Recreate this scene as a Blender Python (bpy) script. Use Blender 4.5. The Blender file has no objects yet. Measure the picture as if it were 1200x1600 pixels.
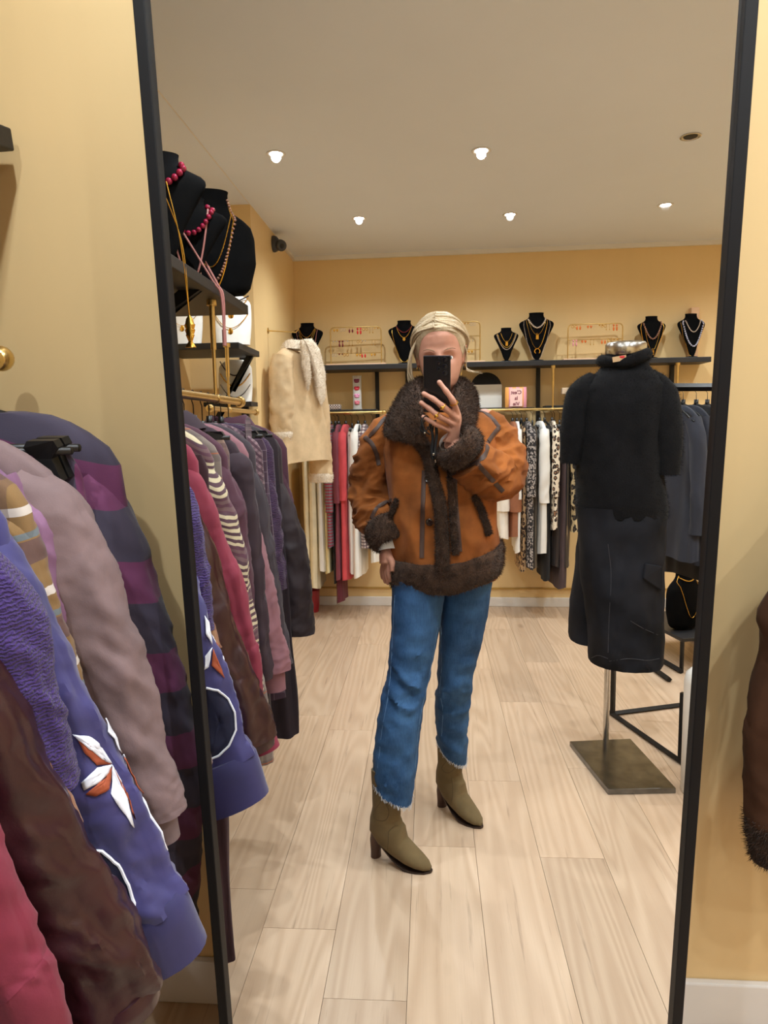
import bpy, bmesh, math, random
import numpy as np
from mathutils import Vector, Matrix
from mathutils.bvhtree import BVHTree
random.seed(7); np.random.seed(7)
SC = bpy.context.scene
COL = SC.collection
PI = math.pi
# ------------------------------------------------------------------ camera
FPX = 1094.0
CR = np.array((0.99405882, 0.10450535, -0.03042519))      # camera right in the room
CD = np.array((0.00048863, -0.28381165, -0.95887992))     # camera down
CF = np.array((-0.10884311, 0.95316818, -0.28217654))     # camera forward
CAM = np.array((0.0, 0.0, 1.55))
cam = bpy.data.cameras.new('camera')
cam.sensor_fit = 'VERTICAL'; cam.sensor_height = 36.0; cam.lens = FPX/1600*36.0
cam.clip_start = 0.02; cam.clip_end = 60
camo = bpy.data.objects.new('camera', cam); COL.objects.link(camo)
camo.matrix_world = Matrix(((CR[0], -CD[0], -CF[0], CAM[0]), (CR[1], -CD[1], -CF[1], CAM[1]), (CR[2], -CD[2], -CF[2], CAM[2]), (0, 0, 0, 1)))
SC.camera = camo
# ------------------------------------------------------------------ world, exposure
wd = bpy.data.worlds.new('world'); SC.world = wd; wd.use_nodes = True
wd.node_tree.nodes['Background'].inputs[0].default_value = (0.9, 0.95, 1, 1)
wd.node_tree.nodes['Background'].inputs[1].default_value = 0.3
SC.view_settings.view_transform = 'Standard'; SC.view_settings.look = 'None'
SC.view_settings.gamma = 1.0; SC.view_settings.use_curve_mapping = False
SC.view_settings.exposure = 0.48
SPOT_W = 36.0
LAMP_COL = (0.88, 0.948, 1.0)
SC.cycles.max_bounces = 10; SC.cycles.diffuse_bounces = 7; SC.cycles.glossy_bounces = 5
SC.cycles.sample_clamp_indirect = 6.0
SC.cycles.caustics_reflective = True
SC.cycles.use_denoising = True

# ------------------------------------------------------------------ from photo pixels to the room
MN = np.array((-0.02207165, 0.99624128, -0.08376254)); MD = 1.02   # the leaning mirror: normal away from the camera, distance
CV = CAM + 2*MD*MN                                                  # the lens seen in the mirror
def wray(u, v):
    d = CR*((u-600)/FPX) + CD*((v-800)/FPX) + CF
    return d/np.linalg.norm(d)
def mray(u, v):
    d = wray(u, v); return d - 2*(d@MN)*MN
def MZ(u, v, z=0.0):                    # mirrored pixel -> point at height z
    d = mray(u, v); return CV + d*(z-CV[2])/d[2]
def MY(u, v, y):                        # mirrored pixel -> point at room depth y
    d = mray(u, v); return CV + d*(y-CV[1])/d[1]
def MX(u, v, x):
    d = mray(u, v); return CV + d*(x-CV[0])/d[0]
def MP(u, v, p, n):                     # mirrored pixel -> plane
    d = mray(u, v); return CV + d*(((np.array(p)-CV)@n)/(d@n))
def DY(u, v, y):                        # direct pixel -> point at room depth y
    d = wray(u, v); return CAM + d*(y-CAM[1])/d[1]
def DMIR(u, v):
    d = wray(u, v); return CAM + d*MD/(d@MN)
def ywall(x): return 1.221 + 0.030*x    # wall that carries the mirror
def yback(x): return -3.312 + 0.029*x   # wall facing the mirror
CEIL = 2.66

# ------------------------------------------------------------------ mesh helpers
def V3(p): return (float(p[0]), float(p[1]), float(p[2]))
class MB:
    def __init__(s): s.v = []; s.f = []
    def add(s, v, f):
        o = len(s.v); s.v.extend(V3(p) for p in v); s.f.extend(tuple(i+o for i in q) for q in f); return s
    def box(s, a, b):
        x0, y0, z0 = (min(a[i], b[i]) for i in range(3)); x1, y1, z1 = (max(a[i], b[i]) for i in range(3))
        return s.add([(x0,y0,z0),(x1,y0,z0),(x1,y1,z0),(x0,y1,z0),(x0,y0,z1),(x1,y0,z1),(x1,y1,z1),(x0,y1,z1)],
                     [(0,3,2,1),(4,5,6,7),(0,1,5,4),(1,2,6,5),(2,3,7,6),(3,0,4,7)])
    def prism(s, pts, d):                # closed planar polygon swept by vector d
        n = len(pts); pts = [np.array(p, float) for p in pts]; d = np.array(d, float)
        return s.add(pts+[p+d for p in pts], [tuple(range(n-1,-1,-1)), tuple(range(n,2*n))]+[(i,(i+1)%n,n+(i+1)%n,n+i) for i in range(n)])
    def rings(s, rings, cap=True, closed=True):
        n = len(rings[0]); o = len(s.v)
        for r in rings: s.v.extend(V3(p) for p in r)
        for i in range(len(rings)-1):
            for j in range(n if closed else n-1):
                a = o+i*n+j; b = o+i*n+(j+1)%n
                s.f.append((a, b, b+n, a+n))
        if cap and closed:
            s.f.append(tuple(o+j for j in range(n-1,-1,-1))); s.f.append(tuple(o+(len(rings)-1)*n+j for j in range(n)))
        return s
    def tube(s, pts, r, seg=8, cap=True, up=None, flat=1.0, loop=False):
        pts = [np.array(p, float) for p in pts]; n = len(pts)
        rr = [r]*n if np.isscalar(r) else list(r)
        ref = np.array(up, float) if up is not None else None
        rings = []; prev = None
        for i in range(n):
            if loop: t = pts[(i+1)%n]-pts[i-1]
            else: t = pts[min(i+1,n-1)]-pts[max(i-1,0)]
            t = t/(np.linalg.norm(t)+1e-12)
            if ref is not None: a = ref - t*(ref@t)
            elif prev is not None: a = prev - t*(prev@t)
            else:
                g = np.array((0,0,1.0)) if abs(t[2]) < .9 else np.array((1.0,0,0)); a = g - t*(g@t)
            a = a/(np.linalg.norm(a)+1e-12); prev = a; b = np.cross(t, a)
            rings.append([pts[i] + rr[i]*(math.cos(2*PI*k/seg)*a*flat + math.sin(2*PI*k/seg)*b) for k in range(seg)])
        if loop: rings.append(rings[0])
        return s.rings(rings, cap=cap and not loop)
    def ball(s, c, r, seg=8, rows=6):
        c = np.array(c, float); r = np.array((r,r,r) if np.isscalar(r) else r, float); o = len(s.v)
        s.v.append(V3(c+r*(0,0,1)))
        for i in range(1, rows):
            a = PI*i/rows
            for k in range(seg): s.v.append(V3(c+r*np.array((math.sin(a)*math.cos(2*PI*k/seg), math.sin(a)*math.sin(2*PI*k/seg), math.cos(a)))))
        s.v.append(V3(c-r*(0,0,1)))
        for k in range(seg):
            s.f.append((o, o+1+k, o+1+(k+1)%seg))
            for i in range(rows-2):
                a = o+1+i*seg+k; b = o+1+i*seg+(k+1)%seg; s.f.append((a, a+seg, b+seg, b))
            e = o+1+(rows-2)*seg; s.f.append((e+k, len(s.v)-1, e+(k+1)%seg))
        return s
    def lathe(s, prof, c=(0,0,0), seg=24, sx=1.0, sy=1.0):
        return s.rings([[(c[0]+r*sx*math.cos(2*PI*k/seg), c[1]+r*sy*math.sin(2*PI*k/seg), c[2]+z) for k in range(seg)] for r, z in prof])
    def map(s, fn):
        s.v = [V3(fn(np.array(p))) for p in s.v]; return s
    def mesh(s, name, m, smooth=True):
        me = bpy.data.meshes.new(name); me.from_pydata(s.v, [], s.f); me.update()
        bm = bmesh.new(); bm.from_mesh(me); bmesh.ops.recalc_face_normals(bm, faces=bm.faces[:]); bm.to_mesh(me); bm.free()
        if smooth:
            for p in me.polygons: p.use_smooth = True
        if m is not None: me.materials.append(m)
        return me
    def build(s, name, m, parent=None, smooth=True, bevel=0, sub=0, loc=None):
        o = bpy.data.objects.new(name, s.mesh(name, m, smooth)); COL.objects.link(o)
        if parent is not None: o.parent = parent
        if loc is not None: o.location = loc
        if bevel:
            md = o.modifiers.new('bevel', 'BEVEL'); md.width = bevel; md.segments = 2; md.limit_method = 'ANGLE'; md.angle_limit = 0.7
        if sub:
            md = o.modifiers.new('sub', 'SUBSURF'); md.levels = sub; md.render_levels = sub
        if smooth and not sub:
            try: o.data.set_sharp_from_angle(angle=0.9)
            except Exception: pass
        return o
def tag(o, label=None, cat=None, group=None, kind=None):
    if label: o['label'] = label
    if cat: o['category'] = cat
    if group: o['group'] = group
    if kind: o['kind'] = kind
    return o
def thing(name, label, cat, loc=(0,0,0), rz=0.0, group=None):
    o = bpy.data.objects.new(name, None); COL.objects.link(o); o.empty_display_size = 0.05
    o.location = V3(loc); o.rotation_euler = (0, 0, rz)
    return tag(o, label, cat, group)
def copy_tree(o, parent=None):
    c = o.copy(); COL.objects.link(c); c.parent = parent
    for ch in list(o.children): copy_tree(ch, c)
    return c
def cat_rom(pts, n=8):                   # smooth curve through points
    P = [np.array(p, float) for p in pts]; P = [2*P[0]-P[1]]+P+[2*P[-1]-P[-2]]; out = []
    for i in range(1, len(P)-2):
        for k in range(n):
            t = k/n; a, b, c, d = P[i-1], P[i], P[i+1], P[i+2]
            out.append(.5*((2*b)+(c-a)*t+(2*a-5*b+4*c-d)*t*t+(3*b-a-3*c+d)*t**3))
    out.append(P[-2]); return out
def lerp_tab(tab, t):                    # piecewise-linear table [(key, val...)]
    ks = [k[0] for k in tab]
    return [float(np.interp(t, ks, [k[j] for k in tab])) for j in range(1, len(tab[0]))]

# ------------------------------------------------------------------ materials
MATS = {}
def nd(nt, t, **kw):
    n = nt.nodes.new(t)
    for k, v in kw.items():
        if k in n.inputs: n.inputs[k].default_value = v
        else: setattr(n, k, v)
    return n
def c4(c): return (c[0], c[1], c[2], 1.0)
def srgb(r, g, b):
    f = lambda x: (x/255/12.92) if x/255 <= .04045 else ((x/255+.055)/1.055)**2.4
    return (f(r), f(g), f(b))
def base_mat(name, rough=.6, metal=0.0, sheen=0.0, spec=None, coat=0.0):
    m = bpy.data.materials.new(name); m.use_nodes = True; nt = m.node_tree; b = nt.nodes['Principled BSDF']
    b.inputs['Roughness'].default_value = rough; b.inputs['Metallic'].default_value = metal
    if sheen: b.inputs['Sheen Weight'].default_value = sheen
    if spec is not None: b.inputs['Specular IOR Level'].default_value = spec
    if coat: b.inputs['Coat Weight'].default_value = coat
    return m, nt, b
def math_n(nt, op, a, b=None):
    n = nt.nodes.new('ShaderNodeMath'); n.operation = op
    for i, x in enumerate((a, b)):
        if x is None: continue
        if isinstance(x, (int, float)): n.inputs[i].default_value = x
        else: nt.links.new(x, n.inputs[i])
    return n.outputs[0]
def mix_n(nt, fac, a, b):
    n = nt.nodes.new('ShaderNodeMix'); n.data_type = 'RGBA'
    if isinstance(fac, (int, float)): n.inputs[0].default_value = fac
    else: nt.links.new(fac, n.inputs[0])
    for i, x in ((6, a), (7, b)):
        if isinstance(x, tuple): n.inputs[i].default_value = c4(x)
        else: nt.links.new(x, n.inputs[i])
    return n.outputs[2]
def coords(nt, scale=(1,1,1), rot=(0,0,0), kind='Object'):
    tc = nt.nodes.new('ShaderNodeTexCoord'); mp = nt.nodes.new('ShaderNodeMapping')
    mp.inputs['Scale'].default_value = scale; mp.inputs['Rotation'].default_value = rot
    nt.links.new(tc.outputs[kind], mp.inputs['Vector']); return mp.outputs['Vector']
def noise(nt, vec, scale, detail=3.0, rough=.55):
    n = nd(nt, 'ShaderNodeTexNoise'); n.inputs['Scale'].default_value = scale; n.inputs['Detail'].default_value = detail
    n.inputs['Roughness'].default_value = rough; nt.links.new(vec, n.inputs['Vector']); return n.outputs['Fac']
def add_bump(nt, b, h, strength=.3, dist=.002):
    n = nd(nt, 'ShaderNodeBump'); n.inputs['Strength'].default_value = strength; n.inputs['Distance'].default_value = dist
    nt.links.new(h, n.inputs['Height']); nt.links.new(n.outputs['Normal'], b.inputs['Normal'])
def plain(name, col, rough=.6, metal=0.0, var=0.08, vscale=6.0, bump=0.0, bscale=200.0, bdist=.001, sheen=0.0, spec=None, coat=0.0, stretch=(1,1,1), col2=None):
    if name in MATS: return MATS[name]
    m, nt, b = base_mat(name, rough, metal, sheen, spec, coat)
    vec = coords(nt, stretch)
    if var or col2:
        nz = noise(nt, vec, vscale, 4)
        lo = col2 if col2 else tuple(c*(1-var) for c in col); hi = col if col2 else tuple(min(1, c*(1+var)) for c in col)
        r = nd(nt, 'ShaderNodeMapRange'); r.inputs[1].default_value = .32; r.inputs[2].default_value = .68
        nt.links.new(nz, r.inputs[0]); nt.links.new(mix_n(nt, r.outputs[0], lo, hi), b.inputs['Base Color'])
    else: b.inputs['Base Color'].default_value = c4(col)
    if bump: add_bump(nt, b, noise(nt, vec, bscale, 3), bump, bdist)
    MATS[name] = m; return m
def glow(name, col, power):
    if name in MATS: return MATS[name]
    m = bpy.data.materials.new(name); m.use_nodes = True; nt = m.node_tree
    b = nt.nodes['Principled BSDF']; b.inputs['Base Color'].default_value = (0,0,0,1)
    b.inputs['Emission Color'].default_value = c4(col); b.inputs['Emission Strength'].default_value = power
    MATS[name] = m; return m
# ================================================================== the room
def paint(name, col, drip=0.0):
    m, nt, b = base_mat(name, .42, spec=.35)
    vec = coords(nt)
    n1 = noise(nt, vec, 1.3, 4); n2 = noise(nt, coords(nt, (14, 14, 1.2)), 1.0, 2)
    mx = math_n(nt, 'ADD', math_n(nt, 'MULTIPLY', n1, .6), math_n(nt, 'MULTIPLY', n2, .4))
    nt.links.new(mix_n(nt, mx, tuple(c*.93 for c in col), tuple(min(1, c*1.06) for c in col)), b.inputs['Base Color'])
    add_bump(nt, b, noise(nt, vec, 160, 3), .12, .0006)
    MATS[name] = m; return m
OCHRE = paint('ochre wall paint', srgb(228, 199, 146))
m_ceil = plain('ceiling paint', srgb(226, 234, 244), .7, var=.015, vscale=2, bump=.05, bscale=90)
m_white = plain('white gloss paint', srgb(226, 224, 220), .4, var=.02)
m_black = plain('black metal', srgb(16, 16, 17), .42, var=.15, vscale=20, spec=.4)
m_blackwood = plain('black stained wood', srgb(28, 27, 29), .5, var=.25, vscale=9, stretch=(1, 8, 8), bump=.15, bscale=60)
m_brass = plain('brushed brass', srgb(222, 192, 128), .28, metal=1.0, var=.06, vscale=30)
m_gold = plain('gold jewellery', srgb(236, 188, 88), .22, metal=1.0, var=.05, vscale=60)
m_chrome = plain('brushed steel', srgb(196, 194, 190), .22, metal=1.0, var=.05, vscale=30)
XL, XR = -1.45, 2.62; XB = -1.055; YA = -2.085        # recess wall, far side wall, projecting block face and its front
def struct(name, mb, m, parent=None, smooth=False, bevel=0):
    o = mb.build(name, m, parent, smooth, bevel)
    if parent is None: o['kind'] = 'structure'
    return o
T = .12
struct('wall_mirror', MB().prism([(XL-T, ywall(XL-T), 0), (XR+T, ywall(XR+T), 0), (XR+T, ywall(XR+T)+T, 0), (XL-T, ywall(XL-T)+T, 0)], (0,0,CEIL)), OCHRE)
struct('wall_back', MB().prism([(XL-T, yback(XL-T)-T, 0), (XR+T, yback(XR+T)-T, 0), (XR+T, yback(XR+T), 0), (XL-T, yback(XL-T), 0)], (0,0,CEIL)), OCHRE)
struct('wall_left', MB().box((XL-T, -3.5, 0), (XL, 1.4, CEIL)), OCHRE)
struct('wall_right', MB().box((XR, -3.5, 0), (XR+T, 1.4, CEIL)), OCHRE)
struct('wall_projection', MB().box((XL, yback(XB)-.02, 0), (XB, YA, CEIL)), OCHRE)
struct('ceiling', MB().box((XL-T, -3.5, CEIL), (XR+T, 1.45, CEIL+.1)), m_ceil)
struct('trim_1', MB().box((XB-.004, YA, CEIL-.003), (XB+.002, 1.2, CEIL+.002)), m_white)
struct('trim_2', MB().prism([(XB, yback(XB), CEIL-.03), (XR, yback(XR), CEIL-.03), (XR, yback(XR)+.022, CEIL-.03), (XB, yback(XB)+.022, CEIL-.03)], (0,0,.03)), m_white)
struct('trim_3', MB().box((XB, yback(XB)+.02, CEIL-.024), (XB+.02, YA-.75, CEIL)), m_white)
m_rail = plain('ochre trim', srgb(176, 140, 70), .45, var=.06)
struct('trim_4', MB().prism([(XB, yback(XB), .135), (XR, yback(XR), .135), (XR, yback(XR)+.012, .135), (XB, yback(XB)+.012, .135)], (0,0,.012)), m_rail)
# baseboards
struct('baseboard_mirror', MB().prism([(XL, ywall(XL)-.016, 0), (XR, ywall(XR)-.016, 0), (XR, ywall(XR), 0), (XL, ywall(XL), 0)], (0,0,.128)), m_white, bevel=.004)
struct('baseboard_back', MB().prism([(XB, yback(XB), 0), (XR, yback(XR), 0), (XR, yback(XR)+.014, 0), (XB, yback(XB)+.014, 0)], (0,0,.072)), m_white, bevel=.004)
struct('baseboard_left', MB().box((XL, YA, 0), (XL+.014, 1.17, .1)), m_white, bevel=.004)
struct('baseboard_right', MB().box((XR-.014, -3.22, 0), (XR, 1.28, .1)), m_white, bevel=.004)
# floor: real boards, each its own object
def oak():
    m, nt, b = base_mat('pale oak board', .36, spec=.4)
    oi = nt.nodes.new('ShaderNodeObjectInfo')
    tc = nt.nodes.new('ShaderNodeTexCoord')
    off = nt.nodes.new('ShaderNodeVectorMath'); off.operation = 'SCALE'; off.inputs[0].default_value = (37.0, 53.0, 11.0)
    nt.links.new(oi.outputs['Random'], off.inputs['Scale'])
    ad = nt.nodes.new('ShaderNodeVectorMath'); ad.operation = 'ADD'
    nt.links.new(tc.outputs['Object'], ad.inputs[0]); nt.links.new(off.outputs[0], ad.inputs[1])
    def mp(sc):
        n = nt.nodes.new('ShaderNodeMapping'); n.inputs['Scale'].default_value = sc; nt.links.new(ad.outputs[0], n.inputs['Vector']); return n.outputs[0]
    broad = noise(nt, mp((6, .42, 1)), 1.0, 1.5, .4)                        # growth-ring field: cathedral figure
    ringv = math_n(nt, 'SINE', math_n(nt, 'MULTIPLY', broad, 105.0))
    ring = math_n(nt, 'MULTIPLY', math_n(nt, 'ADD', ringv, 1.0), .5)
    fine = noise(nt, mp((220, 5, 1)), 1.0, 3, .6)
    pore = noise(nt, mp((60, 2.2, 1)), 1.0, 4, .65)
    tone = noise(nt, mp((3, .8, 1)), 1.0, 3)
    kn = nd(nt, 'ShaderNodeTexVoronoi'); kn.inputs['Scale'].default_value = 1.0; nt.links.new(mp((3.1, 1.25, 1)), kn.inputs['Vector'])
    knot = nd(nt, 'ShaderNodeMapRange'); knot.inputs[1].default_value = .02; knot.inputs[2].default_value = .10; knot.inputs[3].default_value = 1; knot.inputs[4].default_value = 0
    nt.links.new(kn.outputs['Distance'], knot.inputs[0])
    A = srgb(208, 184, 158); B = srgb(168, 138, 110); K = srgb(104, 78, 58)
    c = mix_n(nt, math_n(nt, 'MULTIPLY', ring, .40), A, B)
    c = mix_n(nt, math_n(nt, 'MULTIPLY', fine, .30), c, B)
    tr = nd(nt, 'ShaderNodeMapRange'); tr.inputs[1].default_value = .35; tr.inputs[2].default_value = .7; nt.links.new(tone, tr.inputs[0])
    c = mix_n(nt, math_n(nt, 'MULTIPLY', tr.outputs[0], .35), c, srgb(182, 154, 128))
    pr = nd(nt, 'ShaderNodeMapRange'); pr.inputs[1].default_value = .60; pr.inputs[2].default_value = .75; nt.links.new(pore, pr.inputs[0])
    c = mix_n(nt, math_n(nt, 'MULTIPLY', pr.outputs[0], .45), c, K)
    c = mix_n(nt, math_n(nt, 'MULTIPLY', knot.outputs[0], .55), c, K)
    hs = nd(nt, 'ShaderNodeHueSaturation'); nt.links.new(c, hs.inputs['Color'])
    nt.links.new(math_n(nt, 'ADD', math_n(nt, 'MULTIPLY', oi.outputs['Random'], .20), .90), hs.inputs['Value'])
    nt.links.new(hs.outputs[0], b.inputs['Base Color'])
    add_bump(nt, b, fine, .08, .0006)
    return m
m_oak = oak()
m_gap = plain('dark joint', srgb(110, 84, 60), .8, var=0)
fl = struct('floor', MB().box((XL-T, -3.5, -.08), (XR+T, 1.4, -.012)), m_gap)
BW, BL = .2048, 1.29
pm = MB().box((.0006, .0006, -.012), (BW-.0006, BL-.0006, 0)).mesh('plank', m_oak, False)
joint = {-1: .255, 0: -.80, 1: -.146, 2: -.588, 3: -.10, 4: -.704, 5: -1.05}
c0 = -.316
for k in range(-5, 15):
    x = c0 + k*BW
    if x+BW < XL or x > XR: continue
    j0 = joint.get(k, random.uniform(0, BL))
    y = j0 - 4*BL
    while y < 1.3:
        a, b_ = max(y, -3.45), min(y+BL, 1.36)
        if b_-a > .03:
            o = bpy.data.objects.new('plank', pm); COL.objects.link(o); o.parent = fl
            o.location = (x, a, 0); o.scale = (1, (b_-a)/BL, 1)
        y += BL
# recessed ceiling lamps
m_lamp = glow('lit lamp', (1.0, .95, .86), 34.0)
def ceiling_lamp(x, y, lit, label, group):
    t = thing('ceiling_lamp', label, 'lamp', (x, y, CEIL), 0, group)
    MB().lathe([(.030, -.0005), (.045, -.0005), (.046, -.003), (.040, -.005), (.032, -.003), (.030, -.0005)], seg=28).build('trim_ring', m_white if lit else m_chrome, t)
    MB().lathe([(.0, -.0035), (.029, -.0035), (.029, -.0005), (0, -.0005)], seg=24).build('bulb', m_lamp if lit else m_black, t)
    if lit:
        l = bpy.data.lights.new('lamp_light', 'SPOT'); l.energy = SPOT_W; l.spot_size = math.radians(150); l.spot_blend = 1.0; l.shadow_soft_size = .022; l.color = LAMP_COL
        o = bpy.data.objects.new('lamp_light', l); COL.objects.link(o); o.parent = t; o.location = (0, 0, -.016)
for (u, v, lit, lab) in ((431, 240, 1, 'lit recessed ceiling lamp over the aisle beside the jewellery shelf'), (752, 235, 1, 'lit recessed ceiling lamp above the shop middle behind the shopper'),
                         (1079, 213, 0, 'unlit recessed ceiling lamp with steel ring and dark bulb'), (561, 341, 1, 'lit recessed ceiling lamp nearest the security camera'),
                         (797, 335, 1, 'lit recessed ceiling lamp in the middle of the row along the necklace shelf'), (1040, 320, 1, 'lit recessed ceiling lamp in the row above the mannequin side')):
    p = MZ(u, v, CEIL); ceiling_lamp(p[0], p[1], lit, lab, 'recessed ceiling lamps')
for x, y in ((-.42, .05), (.62, .05), (1.5, .1), (-.36, .74), (.48, .76), (1.25, .74), (2.1, -.5), (2.1, -1.4), (2.2, -2.4)):  # added lamps, none in view, placed to brighten the mirror wall and room
    ceiling_lamp(x, y, 1, 'added recessed ceiling lamp out of view brightening the shop', 'recessed ceiling lamps')
# ================================================================== the standing mirror
MUP = np.array((0, 0, 1.0)); MUP = MUP - MN*(MUP@MN); MUP /= np.linalg.norm(MUP)
MRT = np.cross(MN, MUP); MRT = MRT if MRT[0] > 0 else -MRT
M0 = CAM + MN*MD
def mpt(px, pz, pn=0.0):                 # point on the mirror: metres across, up from the lens' foot point, behind
    return M0 + MRT*px + MUP*pz + MN*pn
il, ir = (float((DMIR(*p)-M0)@MRT) for p in ((240, 60), (1147, 60)))
il2, ir2 = (float((DMIR(*p)-M0)@MRT) for p in ((352, 1540), (1057, 1540)))
il, ir = (il+il2)/2, (ir+ir2)/2
zb = (0.03-M0[2])/MUP[2]; zt = zb+2.15; FW = .0165
m_mirror, nt_, b_ = base_mat('silvered glass', 0.0, 1.0); b_.inputs['Base Color'].default_value = (.93, .94, .93, 1)
mir = thing('standing_mirror', 'tall leaning mirror in a thin black frame reflecting the shop', 'mirror', mpt((il+ir)/2, zb))
def inv(o):                              # geometry is given in room coordinates: undo the parent's offset
    o.matrix_parent_inverse = o.parent.matrix_basis.inverted(); return o
def slab(a, b, n0, n1):
    q = [mpt(a[0], a[1], n0), mpt(b[0], a[1], n0), mpt(b[0], b[1], n0), mpt(a[0], b[1], n0)]
    return MB().prism(q, MN*(n1-n0))
inv(slab((il-.003, zb+FW-.003), (ir+.003, zt-FW+.003), 0.0, .005).build('glass', m_mirror, mir, False))
m_frame = plain('matt black frame', srgb(10, 9, 11), .55, var=.1, spec=.25)
for a, b in (((il-FW, zb), (il, zt)), ((ir, zb), (ir+FW, zt)), ((il, zb), (ir, zb+FW)), ((il, zt-FW), (ir, zt))):
    inv(slab(a, b, -.012, .022).build('frame_bar', m_frame, mir, False, bevel=.0015))
inv(slab((il, zb+FW), (ir, zt-FW), .006, .012).build('backing_board', m_blackwood, mir, False))
for px in (il+.08, ir-.08):
    a = mpt(px, 0.0, .016); inv(MB().tube([a, (a[0], ywall(a[0])-.03, .012)], .011, 8).build('support_leg', m_frame, mir))
# ================================================================== shelves and rails
YS = -3.05                                # front edge of the shelf on the facing wall
def shelf(name, label, a, b, m=None):
    return tag(MB().box(a, b).build(name, m or m_blackwood, None, False, bevel=.003), label, 'shelf')
def quad_board(pts, z0, z1): return MB().prism([(p[0], p[1], z0) for p in pts], (0, 0, z1-z0))
# long shelf on the facing wall
z0 = 1.800; z1 = 1.836
xs0, xs1 = XB+.004, 1.91
lsh = thing('necklace_shelf', 'long black wooden shelf carrying necklace busts on the ochre wall', 'shelf', (0, yback(0)+.1, z0))
inv(quad_board([(xs0, yback(xs0)+.003), (xs1, yback(xs1)+.003), (xs1, YS), (xs0, YS)], z0, z1).build('shelf_board', m_blackwood, lsh, False, bevel=.003))
UPR = [MY(u, 610, -3.2)[0] for u in (480, 588, 636, 843, 1052)]
for x in UPR:
    w = .014; yb = yback(x)+.002
    br = inv(MB().box((x-w, yb, 1.28), (x+w, yb+.03, z0)).build('upright', m_black, lsh, False, bevel=.002))
    o = MB().prism([(x-.008, YS-.02, z0-.002), (x-.008, YS-.05, z0-.002), (x-.008, yb+.028, 1.56), (x-.008, yb+.028, 1.60)], (.016, 0, 0)).build('brace', m_black, br, False)
    o.matrix_parent_inverse = lsh.matrix_basis.inverted()
# small shelves under it
for (u0, u1, v, lab) in ((482, 588, 640, 'short black shelf carrying the lips cushion and the checked purse'), (738, 831, 637, 'short black shelf carrying the arched mirror and the pouch'),
                         (853, 935, 633, 'short black shelf carrying the wooden jewellery stand')):
    a = MY(u0, v, -3.1); b = MY(u1, v, -3.1); z = (a[2]+b[2])/2
    tag(quad_board([(a[0], yback(a[0])+.034), (b[0], yback(b[0])+.034), (b[0], -3.1), (a[0], -3.1)], z-.022, z).build('small_shelf', m_blackwood, None, False, bevel=.002), lab, 'shelf')
def rail(name, label, pts, r, posts, ends=(1, 1)):
    t = thing(name, label, 'clothes rail', pts[0])
    inv(MB().tube(pts, r, 14).build('bar', m_brass, t))
    for e, p, q in ((ends[0], pts[0], pts[1]), (ends[1], pts[-1], pts[-2])):
        if e:
            d = np.array(p)-np.array(q); d /= np.linalg.norm(d)
            mb = MB().tube([np.array(p)-d*.004, np.array(p)+d*.006], r*1.25, 14); mb.ball(np.array(p)+d*(.006+r*1.2), r*1.55, 14, 10)
            inv(mb.build('end_knob', m_brass, t))
    for (p, ztop) in posts:
        mb = MB().tube([p, (p[0], p[1], (p[2]+ztop)/2)], .006, 10).tube([(p[0], p[1], (p[2]+ztop)/2), (p[0], p[1], ztop)], .0095, 10)
        mb.tube([(p[0], p[1], ztop-.018), (p[0], p[1], ztop)], .017, 12); mb.ball((p[0], p[1], p[2]), r*1.3, 10, 6)
        inv(mb.build('drop_post', m_brass, t))
    return t
YR = -3.07
ZR = float(np.mean([MY(473, 648, YR)[2], MY(893, 637, YR)[2]]))
xa, xb = MY(470, 648, YR)[0], MY(596, 643, YR)[0]
rail('clothes_rail', 'brass clothes rail of cream, rose and red garments on the ochre wall', [(xa, YR, ZR), (xb, YR, ZR)], .0115, [((MY(487, 620, YR)[0], YR, ZR), z0)], (0, 1))
xa2, xb2 = MY(700, 643, YR)[0], MY(935, 636, YR)[0]
rail('clothes_rail', 'brass clothes rail of leopard, white and brown garments on the ochre wall', [(xa2, YR, ZR), (xb2, YR, ZR)], .0115, [((MY(864, 600, YR)[0], YR, ZR), z0), ((MY(720, 600, YR)[0], YR, ZR), z0)], (1, 1))
xa3 = MY(1058, 600, YR)[0]
rail('clothes_rail', 'short brass clothes rail hung under the shelf end behind the mannequin', [(1.52, YR, ZR), (1.9, YR, ZR)], .0115, [((xa3, YR, ZR), z0)], (1, 1))
# deep shelf beside the mirror, on the recess wall
S1F, S1Z = -.712, 1.806; S1Y0, S1Y1 = -.60, 1.175
s1 = thing('recess_shelf', 'deep black shelf of black busts running along the recess to the mirror wall', 'shelf', (-1, .3, S1Z))
inv(MB().box((XL+.004, S1Y0, S1Z), (S1F, S1Y1, S1Z+.034)).build('shelf_board', m_blackwood, s1, False, bevel=.003))
for y in (-.13, .75):
    inv(MB().prism([(S1F-.03, y-.012, S1Z-.001), (S1F-.09, y-.012, S1Z-.001), (XL+.03, y-.012, S1Z-.50), (XL+.03, y-.012, S1Z-.44)], (0, .024, 0)).build('diagonal_brace', m_black, s1, False, bevel=.002))
    inv(MB().box((XL+.004, y-.012, S1Z-.55), (XL+.03, y+.012, S1Z-.001)).build('upright', m_black, s1, False))
R1X, R1Z = -.755, 1.486
rail('clothes_rail', 'thick brass clothes rail of plum and purple garments beside the mirror', [(R1X, -.57, R1Z), (R1X, 1.085, R1Z)], .0135, [((R1X, -.29, R1Z), S1Z), ((R1X, .95, R1Z), S1Z)], (1, 1))
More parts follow.
